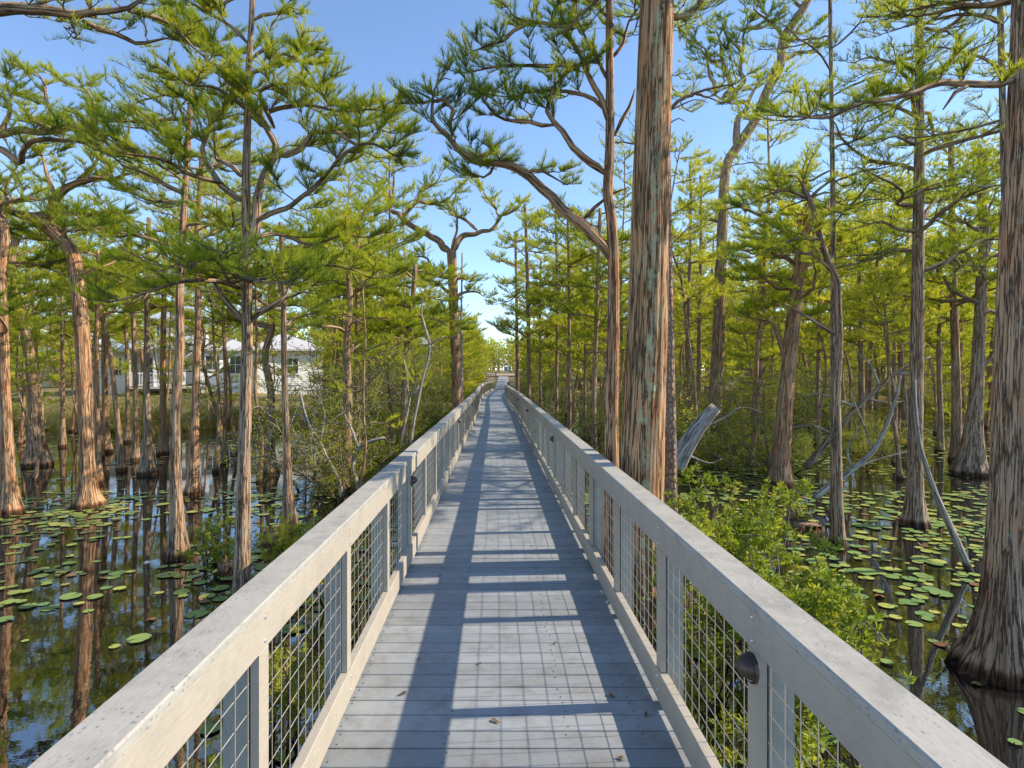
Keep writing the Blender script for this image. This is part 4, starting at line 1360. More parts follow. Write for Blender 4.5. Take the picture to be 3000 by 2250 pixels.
def bg_tree(name, H, r, f0, nl, Lmin, Lmax, q, dens, bark, seed, flare=0.8, sides=14, L2=0.9, kink=0.25):
    rng = np.random.default_rng(seed)
    root = empty(name, (0, -500, 0))
    pts = [(0, 0, -0.5)]
    n = 7
    x = y = 0
    for i in range(1, n + 1):
        x += rng.normal(0, kink) * 0.6
        y += rng.normal(0, kink) * 0.6
        pts.append((x, y, H * i / n))
    tp = spline(np.array(pts), 0.35)
    u = np.linspace(0, 1, len(tp))
    rr = r * (1 - 0.75 * u) * (1 + flare * np.exp(-np.maximum(tp[:, 2], 0) / 0.45))
    tm = MB()
    tm.tube(tp, rr, sides, ribs=rib_fn(6, 0.08, 0.6, rng))
    crown = MB()
    for (lp, lr) in auto_limbs(tp, rr, nl, f0, 1.0, Lmin, Lmax, rng):
        lp = spline(lp, 0.3)
        tm.tube(lp, limb_r(len(lp), lr, 0.008), 5)
        foliate(crown, lp, lr, 0.2, L2, 0.3 * (q / 2) ** 0.6, q, dens, twigs=False, rng=rng, tint0=0.55, sides=3)
    for i in range(int(nl * 0.5)):      # bare lower stubs
        s = rng.uniform(min(0.25, f0), f0 + 0.1)
        p = tp[int(s * (len(tp) - 1))]
        lp = rand_limb(p, rng.uniform(0, 2 * PI), rng.uniform(0.3, 1.1), r * .2, rng.uniform(-.2, .5), rng, 0.3, 5)
        tm.tube(lp, limb_r(5, 0.014, 0.004), 4)
    tm.build("trunk", M[bark], root, smooth=True)
    crown.build("crown", [M['leaf_far'], M['twig']], root)
    return root


mid_t = [bg_tree("cypress_tree", 9.5, 0.12, 0.5, 20, 0.9, 2.2, 2.0, 0.6, 'bark_grey', 101),
         bg_tree("cypress_tree", 11.0, 0.13, 0.5, 22, 1.0, 2.5, 2.0, 0.6, 'bark_red', 102),
         bg_tree("cypress_tree", 7.0, 0.10, 0.32, 24, 0.7, 1.8, 1.9, 0.6, 'bark_grey', 103, kink=0.35),
         bg_tree("cypress_tree", 12.0, 0.14, 0.38, 30, 1.0, 2.4, 2.1, 0.6, 'bark_lichen', 104),
         bg_tree("cypress_tree", 4.5, 0.06, 0.22, 18, 0.5, 1.2, 1.7, 0.7, 'bark_red', 105, kink=0.3)]
far_t = [bg_tree("pine_tree", 12.0, 0.16, 0.35, 26, 1.0, 2.5, 3.4, 0.8, 'bark_pine', 111, 0.3, 8, 1.2),
         bg_tree("cypress_tree", 10.5, 0.15, 0.28, 28, 1.0, 2.7, 3.4, 0.8, 'bark_grey', 112, 0.8, 8, 1.2),
         bg_tree("cypress_tree", 8.0, 0.12, 0.2, 26, 1.0, 2.3, 3.2, 0.8, 'bark_red', 113, 0.8, 8, 1.2),
         bg_tree("pine_tree", 14.5, 0.17, 0.42, 26, 1.2, 2.7, 3.6, 0.8, 'bark_pine', 114, 0.3, 8, 1.3),
         bg_tree("pine_tree", 6.5, 0.10, 0.05, 34, 0.8, 1.9, 2.8, 0.9, 'bark_pine', 115, 0.3, 8, 1.0)]

rb = np.random.default_rng(77)
placed = list(HERO_XY)
used = set()


def place(t, x, y, s, label, group, z=None, cat="tree"):
    if id(t) not in used:
        used.add(id(t))
        o = t
    else:
        o = link_copy(t)
    gz = float(ground_h(x, y)) if z is None else z
    o.location = (x, y, max(gz, -0.05))
    o.rotation_euler = (rb.normal(0, 0.02), rb.normal(0, 0.02), rb.uniform(0, 2 * PI))
    o.scale = (s, s, s)
    tag(o, label, cat, group)
    return o


def scatter(n, xr, yr, mind, clear):
    out = []
    tries = 0
    while len(out) < n and tries < n * 60:
        tries += 1
        x, y = rb.uniform(*xr), rb.uniform(*yr)
        if abs(x - float(cx(y))) < clear(y):
            continue
        if abs(x) > y * 0.95 + 3:
            continue
        vx = VX + x / y * VF
        if x < 0 and 38 < y < 62 and -36 < x < -11 and y > 36:      # houses stand here
            continue
        if mind > 1.1 and x < 0 and 22 < y <= 38 and 225 < vx < 700 and rb.random() < 0.93:
            continue
        if mind <= 1.1 and x < 0 and 240 < vx < 690 and rb.random() < 0.7:
            continue
        if mind > 1.1 and x < 0 and y <= 22 and 225 < vx < 700 and rb.random() < 0.8:
            continue
        if any((x - a) ** 2 + (y - b) ** 2 < mind ** 2 for a, b in placed):
            continue
        placed.append((x, y))
        out.append((x, y))
    return out


for (x, y) in scatter(12, (-24, -3), (15, 30), 1.7, lambda y: 3.4 + 0.05 * y):
    t = mid_t[rb.choice([0, 1, 2, 3, 4], p=[.3, .25, .2, .1, .15])]
    place(t, x, y, rb.uniform(.7, .98), "slim cypress among the crowded trunks of the left pond", "background cypresses of the left pond")
for (x, y) in scatter(22, (3, 36), (17, 46), 2.1, lambda y: 3.4 + 0.05 * y):
    t = mid_t[rb.choice([0, 1, 2, 3, 4], p=[.25, .25, .15, .25, .1])]
    place(t, x, y, rb.uniform(.85, 1.2), "slim cypress among the crowded trunks of the right pond", "background cypresses of the right pond")
slim_t = [bg_tree("cypress_tree", 8.5, 0.055, 0.5, 17, 0.5, 1.3, 1.8, 0.75, 'bark_grey', 121, 0.9, 10),
          bg_tree("cypress_tree", 10.0, 0.065, 0.55, 18, 0.5, 1.4, 1.8, 0.7, 'bark_red', 122, 0.9, 10),
          bg_tree("cypress_tree", 6.5, 0.045, 0.45, 14, 0.4, 1.1, 1.7, 0.7, 'bark_grey', 123, 1.0, 10, kink=0.4)]
for (x, y) in scatter(42, (-26, -3), (13, 33), 0.9, lambda y: 2.6 + 0.04 * y):
    place(slim_t[rb.choice(3)], x, y, rb.uniform(.8, 1.1), "spindly pole cypress standing in the left pond among bigger trunks", "spindly cypresses of the left pond")
for (x, y) in scatter(55, (3, 34), (13, 48), 1.0, lambda y: 2.6 + 0.04 * y):
    place(slim_t[rb.choice(3)], x, y, rb.uniform(.85, 1.25), "spindly pole cypress standing in the right pond among bigger trunks", "spindly cypresses of the right pond")
for (x, y) in scatter(100, (-70, -3.5), (30, 95), 2.2, lambda y: 3.4 + 0.035 * y):
    t = far_t[rb.choice(5, p=[.2, .25, .25, .1, .2])]
    place(t, x, y, rb.uniform(.75, 1.05), "distant tree in the wood behind the left pond", "distant wood on the left")
for (x, y) in scatter(130, (3.4, 90), (40, 100), 2.4, lambda y: 3.2 + 0.035 * y):
    t = far_t[rb.choice(5, p=[.22, .25, .23, .2, .1])]
    place(t, x, y, rb.uniform(.75, 1.15), "distant tree in the wood behind the right pond", "distant wood on the right")


for n_, (x, y, s_) in enumerate([(-3.0, 41, .6), (-3.1, 47, .95), (-2.9, 54, 1.1), (-3.0, 62, 1.25), (-2.6, 70, 1.0), (-4.6, 50, 1.2), (-4.8, 60, 1.4), (-5.0, 74, 1.3),
                                 (3.9, 52, .8), (4.2, 62, .9), (4.4, 72, 1.0), (5.5, 58, 1.1), (4.6, 86, .9), (-3.4, 84, 1.0), (-3.6, 96, 1.0), (5.4, 98, 1.0), (-5.5, 118, 1.2), (7.0, 116, 1.1), (-8, 105, 1.3), (8.5, 104, 1.2), (-3.6, 128, 1.15), (-6.0, 140, 1.4), (6.2, 128, 1.2), (5.6, 145, 1.3), (-2.6, 150, 1.2)]):
    place(far_t[4], x, y, s_, "bushy yellow green young pine on the %s of the boardwalk's far end" % ("left" if x < 0 else "right"), "young pines at the far end, %s side" % ("left" if x < 0 else "right"))


# far wood closing the horizon: one mass
def treeline():
    rng = np.random.default_rng(5)
    m_ = MB()
    K = 2000
    xs = rng.uniform(-260, 260, K)
    ys = 92 + 200 * rng.random(K) ** 1.5
    xs[:420] = rng.uniform(-70, 75, 420)
    ys[:420] = rng.uniform(272, 305, 420)
    keep = (ys > 271) | (np.abs(xs - 1.2) > np.where(ys < 160, 7 + (ys - 90) * 0.02, 9.5))
    xs, ys = xs[keep], ys[keep]
    for x, y_ in zip(xs, ys):
        h = rng.uniform(6, 11) * (0.55 if abs(x) < 16 and y_ < 200 else (1.5 if y_ > 271 else 1))
        z0 = float(ground_h(x, y_))
        n = 70
        a = rng.uniform(0, 2 * PI, n)
        hz = rng.beta(1.6, 1.2, n)
        R = (1 - hz) ** 0.5 * rng.uniform(0.5, 2.6, n)
        Pb = np.stack([x + np.cos(a) * R, y_ + np.sin(a) * R, z0 + 0.8 + hz * h], 1)
        D = unit(np.stack([np.cos(a) * .7, np.sin(a) * .7, rng.uniform(0.1, 1, n)], 1) + rng.normal(0, .3, (n, 3)))
        add_blades(m_, Pb, D, rng.uniform(.6, 1.3, n), rng.uniform(.35, .8, n), np.clip(rng.normal(rng.uniform(.3, .7), .15, n), 0, 1), rng=rng)
        m_.tube([(x, y_, z0 - .3), (x, y_, z0 + h * .9)], [0.14, 0.04], 4, m=1, cap=False)
    tag(m_.build("treeline", [M['leaf_far'], M['bark_grey']]), "far green wood closing the horizon behind everything", "wood", kind="stuff")


treeline()


# ------------------------------------------------------------------ shrubs
def leaf_quads(mb, Pb, D, L, W, ti, rng, fold=0.0, m=0):
    K = len(Pb)
    side = unit(np.cross(D, rng.normal(size=(K, 3))))
    nrm = np.cross(side, D)
    mid = Pb + D * (L * 0.5)[:, None] - nrm * (L * 0.06)[:, None]
    V = np.stack([Pb, mid - side * W[:, None] / 2, Pb + D * L[:, None], mid + side * W[:, None] / 2], 1).reshape(-1, 3)
    mb.add(V, np.arange(K * 4).reshape(-1, 4), m=m, ti=np.repeat(ti, 4))


def leafy_shrub(label, x, y, R, H, n_stem, seed, ell=(1, 1), whorls=420, leafL=0.075, dirx=0.0, mat='leaf_shrub', name="leafy_shrub", group=None, z0=-0.05, cat="shrub", hollow=.55):
    rng = np.random.default_rng(seed)
    root = empty(name, (x, y, 0))
    st = MB()
    fo = MB()
    tips = []
    for i in range(n_stem):
        a = rng.uniform(0, 2 * PI)
        rr = R * math.sqrt(rng.uniform(0.05, 1.0))
        top = np.array([math.cos(a) * rr * ell[0] + dirx, math.sin(a) * rr * ell[1], H * (1 - 0.45 * (rr / R) ** 2) * rng.uniform(.75, 1.05)])
        b = np.array([math.cos(a) * rr * .25, math.sin(a) * rr * .25, z0 - .2])
        midp = (b + top) / 2 + rng.normal(0, 0.10, 3) + np.array([0, 0, .08])
        sp = spline([b, b * .7 + midp * .3 + rng.normal(0, .03, 3), midp, top], 0.12)
        st.tube(sp, limb_r(len(sp), 0.011, 0.003), 5)
        for k in range(5):
            i0 = rng.integers(int(len(sp) * .45), len(sp))
            d = unit(rng.normal(0, 1, 3) * np.array([1, 1, .5]) + np.array([0, 0, .5]))
            e = sp[i0] + d * rng.uniform(.1, .32)
            st.tube([sp[i0], (sp[i0] + e) / 2 + rng.normal(0, .02, 3), e], [.005, .004, .0025], 4, cap=False)
            tips.append(e)
            tips.append((sp[i0] + 2 * e) / 3)
        tips.append(top)
    tips = np.array(tips)
    W_ = tips[rng.integers(0, len(tips), whorls)] + rng.normal(0, 0.05, (whorls, 3))
    W_[:, 2] = np.maximum(W_[:, 2], 0.06)
    nl = 11
    own = np.repeat(np.arange(whorls), nl)
    K = len(own)
    axis = unit(rng.normal(0, .35, (whorls, 3)) + np.array([0, 0, 1]))
    rad = rng.normal(0, 1, (K, 3))
    rad = unit(rad - axis[own] * np.sum(rad * axis[own], 1)[:, None])
    D = unit(rad * rng.uniform(.6, 1.2, K)[:, None] + axis[own] * rng.uniform(.15, 1.1, K)[:, None])
    ti = np.clip(np.repeat(rng.normal(.5, .17, whorls), nl) + rng.normal(0, .1, K), 0, 1)
    leaf_quads(fo, W_[own] + axis[own] * rng.uniform(-.05, .03, K)[:, None], D, rng.uniform(.6, 1.15, K) * leafL, rng.uniform(.24, .33, K) * leafL, ti, rng)
    st.build("stems", M['twig'], root, smooth=True)
    fo.build("foliage", M[mat], root)
    tag(root, label, cat, group)
    return root


def thicket(label, x, y, H, R, seed, group, leafy=1.0, mat='leaf_thicket', stems=9, wood='dead', name="thicket_shrub"):
    rng = np.random.default_rng(seed)
    root = empty(name, (x, y, 0))
    st = MB()
    fo = MB()
    pts_all = []
    for i in range(stems):
        a = rng.uniform(0, 2 * PI)
        b = np.array([math.cos(a), math.sin(a), 0]) * rng.uniform(0, .5) * R * .6
        b[2] = -0.4
        d = unit(np.array([math.cos(a) * .45, math.sin(a) * .45, 1.0]) + rng.normal(0, .25, 3))
        p = [b]
        n = 9
        L = H * rng.uniform(.7, 1.15)
        for k in range(n):
            d = unit(d + rng.normal(0, .24, 3) + np.array([0, 0, .04]))
            p.append(p[-1] + d * L / n)
        sp = spline(np.array(p), .15)
        st.tube(sp, limb_r(len(sp), rng.uniform(.014, .035), .004), 6)
        for k in range(9):
            i0 = rng.integers(len(sp) // 5, len(sp) - 1)
            e = rand_limb(sp[i0], rng.uniform(0, 2 * PI), rng.uniform(.3, 1.1) * R * .7, .01, rng.uniform(-.2, .9), rng, .34, 6)
            st.tube(e, limb_r(6, .010, .003), 4, cap=False)
            pts_all.append(e[2:])
            for z in range(3):
                f = rand_limb(e[rng.integers(2, 6)], rng.uniform(0, 2 * PI), rng.uniform(.15, .5) * R * .6, .005, rng.uniform(-.2, .9), rng, .35, 4)
                st.tube(f, limb_r(4, .005, .0025), 3, cap=False)
                pts_all.append(f[1:])
    pa = np.concatenate(pts_all)
    n = int(3000 * leafy)
    Pb = pa[rng.integers(0, len(pa), n)] + rng.normal(0, .07, (n, 3))
    Pb[:, 2] = np.maximum(Pb[:, 2], .05)
    D = unit(rng.normal(0, 1, (n, 3)) + np.array([0, 0, .5]))
    tn = np.clip(.5 + .3 * np.sin(Pb[:, 0] * 3 + seed) * np.sin(Pb[:, 2] * 2.5) + rng.normal(0, .15, n), 0, 1)
    leaf_quads(fo, Pb, D, rng.uniform(.04, .08, n), rng.uniform(.014, .03, n), tn, rng)
    st.build("stems", M[wood], root, smooth=True)
    fo.build("foliage", M[mat], root)
    if label:
        tag(root, label, "shrub", group)
    return root


G_R = "bright leafy shrubs along the right rail"
for k, (x, y, R, H, ns, wh, lab) in enumerate([
    (2.75, 7.6, 0.75, 1.75, 16, 380, "bright leafy shrub in front of the bleached log, tallest of the rail row"),
    (2.05, 6.6, 0.75, 1.45, 16, 420, "bright leafy shrub pressed between the huge trunk and the right rail"),
    (2.55, 5.6, 0.80, 1.35, 18, 480, "bright leafy shrub spreading mid way along the near right rail"),
    (2.15, 4.6, 0.75, 1.15, 16, 420, "bright leafy shrub low against the right rail above the mesh"),
    (2.7, 4.75, 0.55, 1.15, 14, 300, "bright leafy shrub reaching out over lily pads, nearest the camera"),
    (1.5, 5.15, 0.34, 1.62, 10, 190, "narrow leafy shrub squeezed between huge trunk and mesh, sprig through the wire"),
    (3.6, 8.0, 0.6, 1.45, 10, 220, "loose leafy shrub standing out in the water by the dark stump"),
    (1.7, 3.5, 0.4, 0.65, 9, 130, "low leafy shrub seen through the right mesh beside the bronze light"),
]):
    leafy_shrub(lab, x, y, R, H, ns, 200 + k, whorls=wh, group=G_R, leafL=0.08)
for k, (x, y, R, H, lab, mat) in enumerate([
    (-1.5, 3.1, 0.42, 0.75, "leafy green shrub seen through the near left mesh", 'leaf_shrub'),
    (-1.55, 4.3, 0.45, 0.95, "wispy green shrub poking through the left mesh further along", 'leaf_thicket'),
    (-1.9, 7.2, 0.5, 1.2, "small yellowish shrub beside the left rail and the lichen trunk", 'leaf_thicket'),
    (-2.9, 7.9, 0.35, 0.9, "little yellow green shrub growing at the lichen trunk's foot", 'leaf_thicket'),
    (-4.1, 8.7, 0.22, 0.6, "small sprig bush growing from the dark fluted cypress foot", 'leaf_shrub'),
]):
    leafy_shrub(lab, x, y, R, H, 10, 230 + k, whorls=170, mat=mat, group="small shrubs along the left rail", leafL=0.07)

th_t = [thicket(None, 0, -500, 2.6, 1.3, 301, None, 1.4, 'leaf_thicket', 8, 'twig'),
        thicket(None, 0, -500, 3.6, 1.6, 302, None, 1.5, 'leaf_thicket', 7, 'twig'),
        thicket(None, 0, -500, 2.2, 1.2, 303, None, 2.6, 'leaf_shrub', 10, 'twig'),
        thicket(None, 0, -500, 3.0, 1.5, 304, None, 0.8, 'leaf_thicket', 6, 'dead'),
        thicket(None, 0, -500, 4.2, 1.8, 305, None, 1.8, 'leaf_shrub', 8, 'twig')]


def scatter_thicket(n, region, label, group, probs, smin=.8, smax=1.2):
    c = 0
    tries = 0
    while c < n and tries < 4000:
        tries += 1
        x, y = region()
        if abs(x - float(cx(y))) < 3.0:
            continue
        if x < 0 and 33.5 < y < 52 and -36 < x < -10:
            continue
        t = th_t[rb.choice(5, p=probs)]
        place(t, x, y, rb.uniform(smin, smax), label, group, cat="shrub")
        c += 1


def v2x(v, y):
    return (v - VX) / VF * y


def reg(v0, v1, y0, y1):
    def f():
        y = rb.uniform(y0, y1)
        return v2x(rb.uniform(v0, v1), y), y
    return f


scatter_thicket(18, reg(705, 985, 13, 28), "tangled pale stemmed shrub in the thicket left of the rail", "thicket left of the rail", [.22, .22, .2, .12, .24])
scatter_thicket(46, reg(-60, 660, 28.5, 33.5), "yellow brown shrub on the far shore of the left pond", "shrubs on the left far shore", [.45, .0, .3, .25, .0], .55, .85)
scatter_thicket(16, reg(1480, 1890, 15, 25), "tangled yellow green shrub standing in the right pond", "thicket in the right pond", [.3, .2, .15, .2, .15], .6, .95)
scatter_thicket(24, reg(1140, 1500, 13, 40), "green shrub in the understory beyond the right rail", "understory right of the rail", [.2, .15, .35, .1, .2])
scatter_thicket(40, reg(1400, 2300, 30, 60), "distant yellow green shrub under the right wood", "distant understory on the right", [.2, .2, .3, .1, .2], .9, 1.5)
scatter_thicket(30, reg(850, 1040, 26, 68), "green bush along the far left end of the boardwalk", "bushes at the far boardwalk end", [.1, .15, .4, .05, .3], .9, 1.5)
scatter_thicket(16, reg(1085, 1200, 40, 85), "green bush along the far right end of the boardwalk", "bushes at the far right end", [.1, .15, .4, .05, .3], .9, 1.4)
scatter_thicket(26, reg(-100, 850, 38, 70), "distant green bush around the white house", "bushes around the house", [.2, .15, .35, .05, .25], .8, 1.2)

# ------------------------------------------------------------------ marsh grass at the shores (uncountable)
g = MB()
K = 26000
gxs = RNG.uniform(-30, 45, K)
off = np.abs(RNG.normal(0, 2.6, K)) - 1.8
gys = shore(gxs) + off
keep = (np.abs(gxs - cx(gys)) > 1.6)
gxs, gys = gxs[keep], gys[keep]
K = len(gxs)
D = unit(np.stack([RNG.normal(0, .3, K), RNG.normal(0, .3, K), np.ones(K)], 1))
clump = .5 + .28 * np.sin(gxs * 1.7) * np.sin(gys * 2.1 + gxs)
add_blades(g, np.stack([gxs, gys, np.maximum(ground_h(gxs, gys), -0.1)], 1), D, RNG.uniform(.3, .9, K), RNG.uniform(.02, .045, K), np.clip(clump + RNG.normal(0, .15, K), 0, 1))
tag(g.build("grass", M['grass']), "yellow brown marsh grass along the pond shores", "grass", kind="stuff")

# ------------------------------------------------------------------ lily pads


def pad_verts(rng, curl=0.0):
    n = 20
    notch = 0.28
    th = np.linspace(notch / 2, 2 * PI - notch / 2, n)
    rim = 1 + 0.03 * rng.normal(size=n)
    z = 0.012 * np.abs(rng.normal(size=n)) + curl * np.maximum(0, np.cos(th - rng.uniform(0, 6))) ** 2
    inner = np.stack([0.6 * np.cos(th), 0.6 * np.sin(th), np.full(n, 0.0)], 1)
    outer = np.stack([rim * np.cos(th), rim * np.sin(th), z], 1)
    V = np.concatenate([[[0.06, 0, 0]], inner, outer])
    T = [(0, 1 + i, 2 + i) for i in range(n - 1)]
    Qd = [(1 + i, 1 + n + i, 2 + n + i, 2 + i) for i in range(n - 1)]
    return V, Qd, T


pad_meshes = []
for k in range(5):
    V, Qd, T = pad_verts(np.random.default_rng(k), 0.0 if k < 3 else 0.05)
    m_ = MB()
    m_.add(V, Qd, T, bk=V.copy(), ti=np.zeros(len(V)))
    pad_meshes.append(m_.mesh("lily_pad", M['pad'], True))
old_meshes = []
for k in range(2):
    V, Qd, T = pad_verts(np.random.default_rng(20 + k), 0.5)
    m_ = MB()
    m_.add(V, Qd, T, bk=V.copy(), ti=np.zeros(len(V)))
    old_meshes.append(m_.mesh("withered_pad", M['pad_red'], True))

rp = np.random.default_rng(99)
cand = []
# left pond patches and right pond carpet


def pads(n, x0, x1, y0, y1, dens):
    c = 0
    t = 0
    while c < n and t < n * 40:
        t += 1
        y_ = y0 + (y1 - y0) * rp.random() ** 0.9
        x = rp.uniform(x0, x1)
        if abs(x) > 0.95 * y_ + 1.5 or abs(x - .045) < 1.35:
            continue
        if y_ > float(shore(x)) - 2:
            continue
        if rp.random() > dens(x, y_):
            continue
        r = min(.15, max(.035, .07 * math.exp(rp.normal(0, .33))))
        if any((x - a) ** 2 + (y_ - b) ** 2 < ((r + rr) * 0.68) ** 2 for a, b, rr in cand[-220:]):
            continue
        cand.append((x, y_, r))
        c += 1


def dl(x, y_):
    v = 0.5 + 0.5 * math.sin(x * 1.1 + 1.7) * math.sin(y_ * 0.8 + 0.6 * x)
    return max(0.03, v ** 1.6) * (0.06 if y_ < 6.2 else (0.3 if y_ < 8 else 1.0))


def dr_(x, y_):
    v = 0.55 + 0.45 * math.sin(x * 0.8 + .3) * math.sin(y_ * 0.55 + 0.3 * x)
    return (0.10 + 0.9 * v ** 2.2) * (0.16 if y_ < 6.5 else (0.6 if y_ < 8 else 1.0))


pads(70, -9, -1.3, 2.6, 8, dl)
pads(900, -16, -1.3, 7, 14, dl)
pads(500, -24, -1.5, 13, 29, dl)
pads(100, 1.35, 7, 2.6, 8, dr_)
pads(1500, 1.8, 14, 7.5, 14, dr_)
pads(2600, 2.5, 28, 13, 30, dr_)
pads(1200, 4, 36, 28, 46, dr_)
cand.sort(key=lambda c: -c[2] / c[1])
for i, (x, y_, r) in enumerate(cand[:290]):
    o = bpy.data.objects.new("lily_pad", pad_meshes[i % 5])
    COL.objects.link(o)
    o.location = (x, y_, 0.008 + 0.004 * (i % 4))
    o.scale = (r, r, r)
    o.rotation_euler = (0, 0, rp.uniform(0, 2 * PI))
    sd = "left" if x < 0 else "right"
    tag(o, f"round green lily pad floating on the pond {sd} of the boardwalk", "lily pad", f"lily pads on the {sd} pond")
rest = MB()
for i, (x, y_, r) in enumerate(cand[290:]):
    V, Qd, T = pad_verts(np.random.default_rng(i % 9))
    a = rp.uniform(0, 2 * PI)
    c_, s_ = math.cos(a), math.sin(a)
    W_ = np.stack([(V[:, 0] * c_ - V[:, 1] * s_) * r + x, (V[:, 0] * s_ + V[:, 1] * c_) * r + y_, V[:, 2] * r + 0.008 + 0.004 * (i % 4)], 1)
    rest.add(W_, Qd, T, m=1 if rp.random() < 0.06 else 0, bk=V * 1.0, ti=rp.random())
tag(rest.build("lily_pads", [M['pad'], M['pad_red']], smooth=True), "carpet of distant lily pads covering the pond", "lily pads", kind="stuff")
for i, (vx, vy) in enumerate([(440, 1300), (325, 1340), (220, 1252), (480, 1360), (135, 1240), (370, 1240), (1900, 1290), (2010, 1150), (2035, 1395), (1995, 1180), (150, 1200), (2110, 1480)]):
    Z = VF * CAM_Z / (vy - VY)
    p = P(vx, vy, Z)
    o = bpy.data.objects.new("withered_pad", old_meshes[i % 2])
    COL.objects.link(o)
    s = rp.uniform(.05, .085)
    o.location = (p[0], p[1], 0.012)
    o.scale = (s, s * .7, s)
    o.rotation_euler = (0, 0, rp.uniform(0, 6))
    sd = "left" if p[0] < 0 else "right"
    tag(o, f"curled rusty brown withered lily pad on the {sd} pond", "lily pad", f"withered lily pads on the {sd} pond")
# water lily flower
root = empty("water_lily", tuple(P(318, 1222, VF * CAM_Z / (1222 - VY)) * np.array([1, 1, 0]) + np.array([0, 0, .02])))
for ring, (n, tilt, L) in enumerate(((8, .5, .075), (7, .9, .065), (5, 1.25, .05))):
    m_ = MB()
    rr_ = np.random.default_rng(ring)
    for k in range(n):
        a = 2 * PI * (k + .5 * ring) / n
        d = np.array([math.cos(a) * math.cos(tilt), math.sin(a) * math.cos(tilt), math.sin(tilt)])
        s_ = np.array([-math.sin(a), math.cos(a), 0]) * .014
        m_.add([d * .005, d * L * .55 - s_ + [0, 0, -.004], d * L, d * L * .55 + s_ + [0, 0, -.004]], [(0, 1, 2, 3)])
    m_.build("petals", M['petal'], root)
tag(root, "single white water lily flower among pads on the left pond", "flower")

# ------------------------------------------------------------------ houses


def wall_box(mb, x0, x1, y0, y1, z0, z1, m=0):
    mb.box(((x0 + x1) / 2, (y0 + y1) / 2, (z0 + z1) / 2), (x1 - x0, y1 - y0, z1 - z0), m=m)


def hip_roof(mb, x0, x1, y0, y1, z0, h, ov=0.4, ridge=0.25, t=0.12, m=0):
    x0, x1, y0, y1 = x0 - ov, x1 + ov, y0 - ov, y1 + ov
    d = (y1 - y0) / 2
    yr = (y0 + y1) / 2
    ra, rb_ = x0 + d, x1 - d
    if ra > rb_:
        ra = rb_ = (x0 + x1) / 2
    V = [(x0, y0, z0), (x1, y0, z0), (x1, y1, z0), (x0, y1, z0), (x0, y0, z0 + t), (x1, y0, z0 + t), (x1, y1, z0 + t), (x0, y1, z0 + t), (ra, yr, z0 + t + h), (rb_, yr, z0 + t + h)]
    mb.poly(V, [(3, 2, 1, 0), (0, 1, 5, 4), (1, 2, 6, 5), (2, 3, 7, 6), (3, 0, 4, 7), (4, 5, 9, 8), (6, 7, 8, 9), (5, 6, 9), (7, 4, 8)], m=m)


def window(root, x0, x1, z0, z1, yf):
    f = MB()
    fr = 0.09
    w_, h_ = x1 - x0, z1 - z0
    f.box(((x0 + x1) / 2, yf - .03, z1 + fr / 2), (w_ + 2 * fr, .08, fr))
    f.box(((x0 + x1) / 2, yf - .03, z0 - fr / 2), (w_ + 2 * fr + .06, .10, fr))
    for xx in (x0 - fr / 2, x1 + fr / 2):
        f.box((xx, yf - .03, (z0 + z1) / 2), (fr, .08, h_))
    f.box(((x0 + x1) / 2, yf - .024, (z0 + z1) / 2), (w_, .05, .05))
    f.box(((x0 + x1) / 2, yf - .022, (z0 + z1) / 2 + h_ / 4), (.03, .04, h_ / 2 - .05))
    f.box(((x0 + x1) / 2, yf - .022, (z0 + z1) / 2 - h_ / 4), (.03, .04, h_ / 2 - .05))
    fo = f.build("window", M['trim'], root)
    g_ = MB()
    g_.box(((x0 + x1) / 2, yf - .004, (z0 + z1) / 2), (w_, .02, h_))
    g_.build("pane", M['glass'], fo)


def siding(mb, x0, x1, yf, z0, z1, m=0):
    z = z0
    while z < z1 - .05:
        V = [(x0, yf - .022, z), (x1, yf - .022, z), (x1, yf - .002, z + .16), (x0, yf - .002, z + .16), (x0, yf, z), (x1, yf, z)]
        mb.poly(V, [(0, 1, 2, 3), (0, 4, 5, 1)], m=m)
        z += .16


HZ = 42.0


def hx(v):
    return (v - VX) / VF * HZ


def hz(v):
    return CAM_Z + (VY - v) / VF * HZ


hroot = empty("house", (0, 0, 0))
tag(hroot, "white clapboard house with blue grey metal porch roof seen through the left trunks", "house")
gz = 0.9
m_ = MB()
wall_box(m_, hx(543), hx(672), HZ, HZ + 9, gz, hz(756))
siding(m_, hx(543), hx(672), HZ, hz(834), hz(757))
wall_box(m_, hx(443), hx(542), HZ + 1.0, HZ + 9, gz, hz(758))
siding(m_, hx(443), hx(542), HZ + 1.0, hz(834), hz(759))
wall_box(m_, hx(318), hx(442.5), HZ + 2.6, HZ + 9, gz, hz(752))
siding(m_, hx(318), hx(442.5), HZ + 2.6, hz(830), hz(753))
wall_box(m_, hx(246), hx(317.5), HZ + 1.5, HZ + 8, gz, hz(766))
siding(m_, hx(246), hx(317.5), HZ + 1.5, hz(832), hz(767))
m_.build("ground_floor_wall", M['siding'], hroot)
m_ = MB()
wall_box(m_, hx(362), hx(458), HZ + 3.2, HZ + 9.5, hz(752), hz(690))
siding(m_, hx(362), hx(458), HZ + 3.2, hz(736), hz(691))
m_.build("upper_floor_wall", M['siding'], hroot)
m_ = MB()
hip_roof(m_, hx(543), hx(672), HZ, HZ + 9, hz(755.5), 1.5, .5)
hip_roof(m_, hx(446), hx(541), HZ + 1.0, HZ + 9, hz(757), 1.15, .35)
m_.build("roof", M['shingle'], hroot)
m_ = MB()
hip_roof(m_, hx(362), hx(458), HZ + 3.2, HZ + 9.5, hz(689.5), 1.6, .5)
m_.build("upper_roof", M['metal_roof'], hroot)
m_ = MB()     # lean-to porch roof
x0, x1 = hx(316), hx(445)
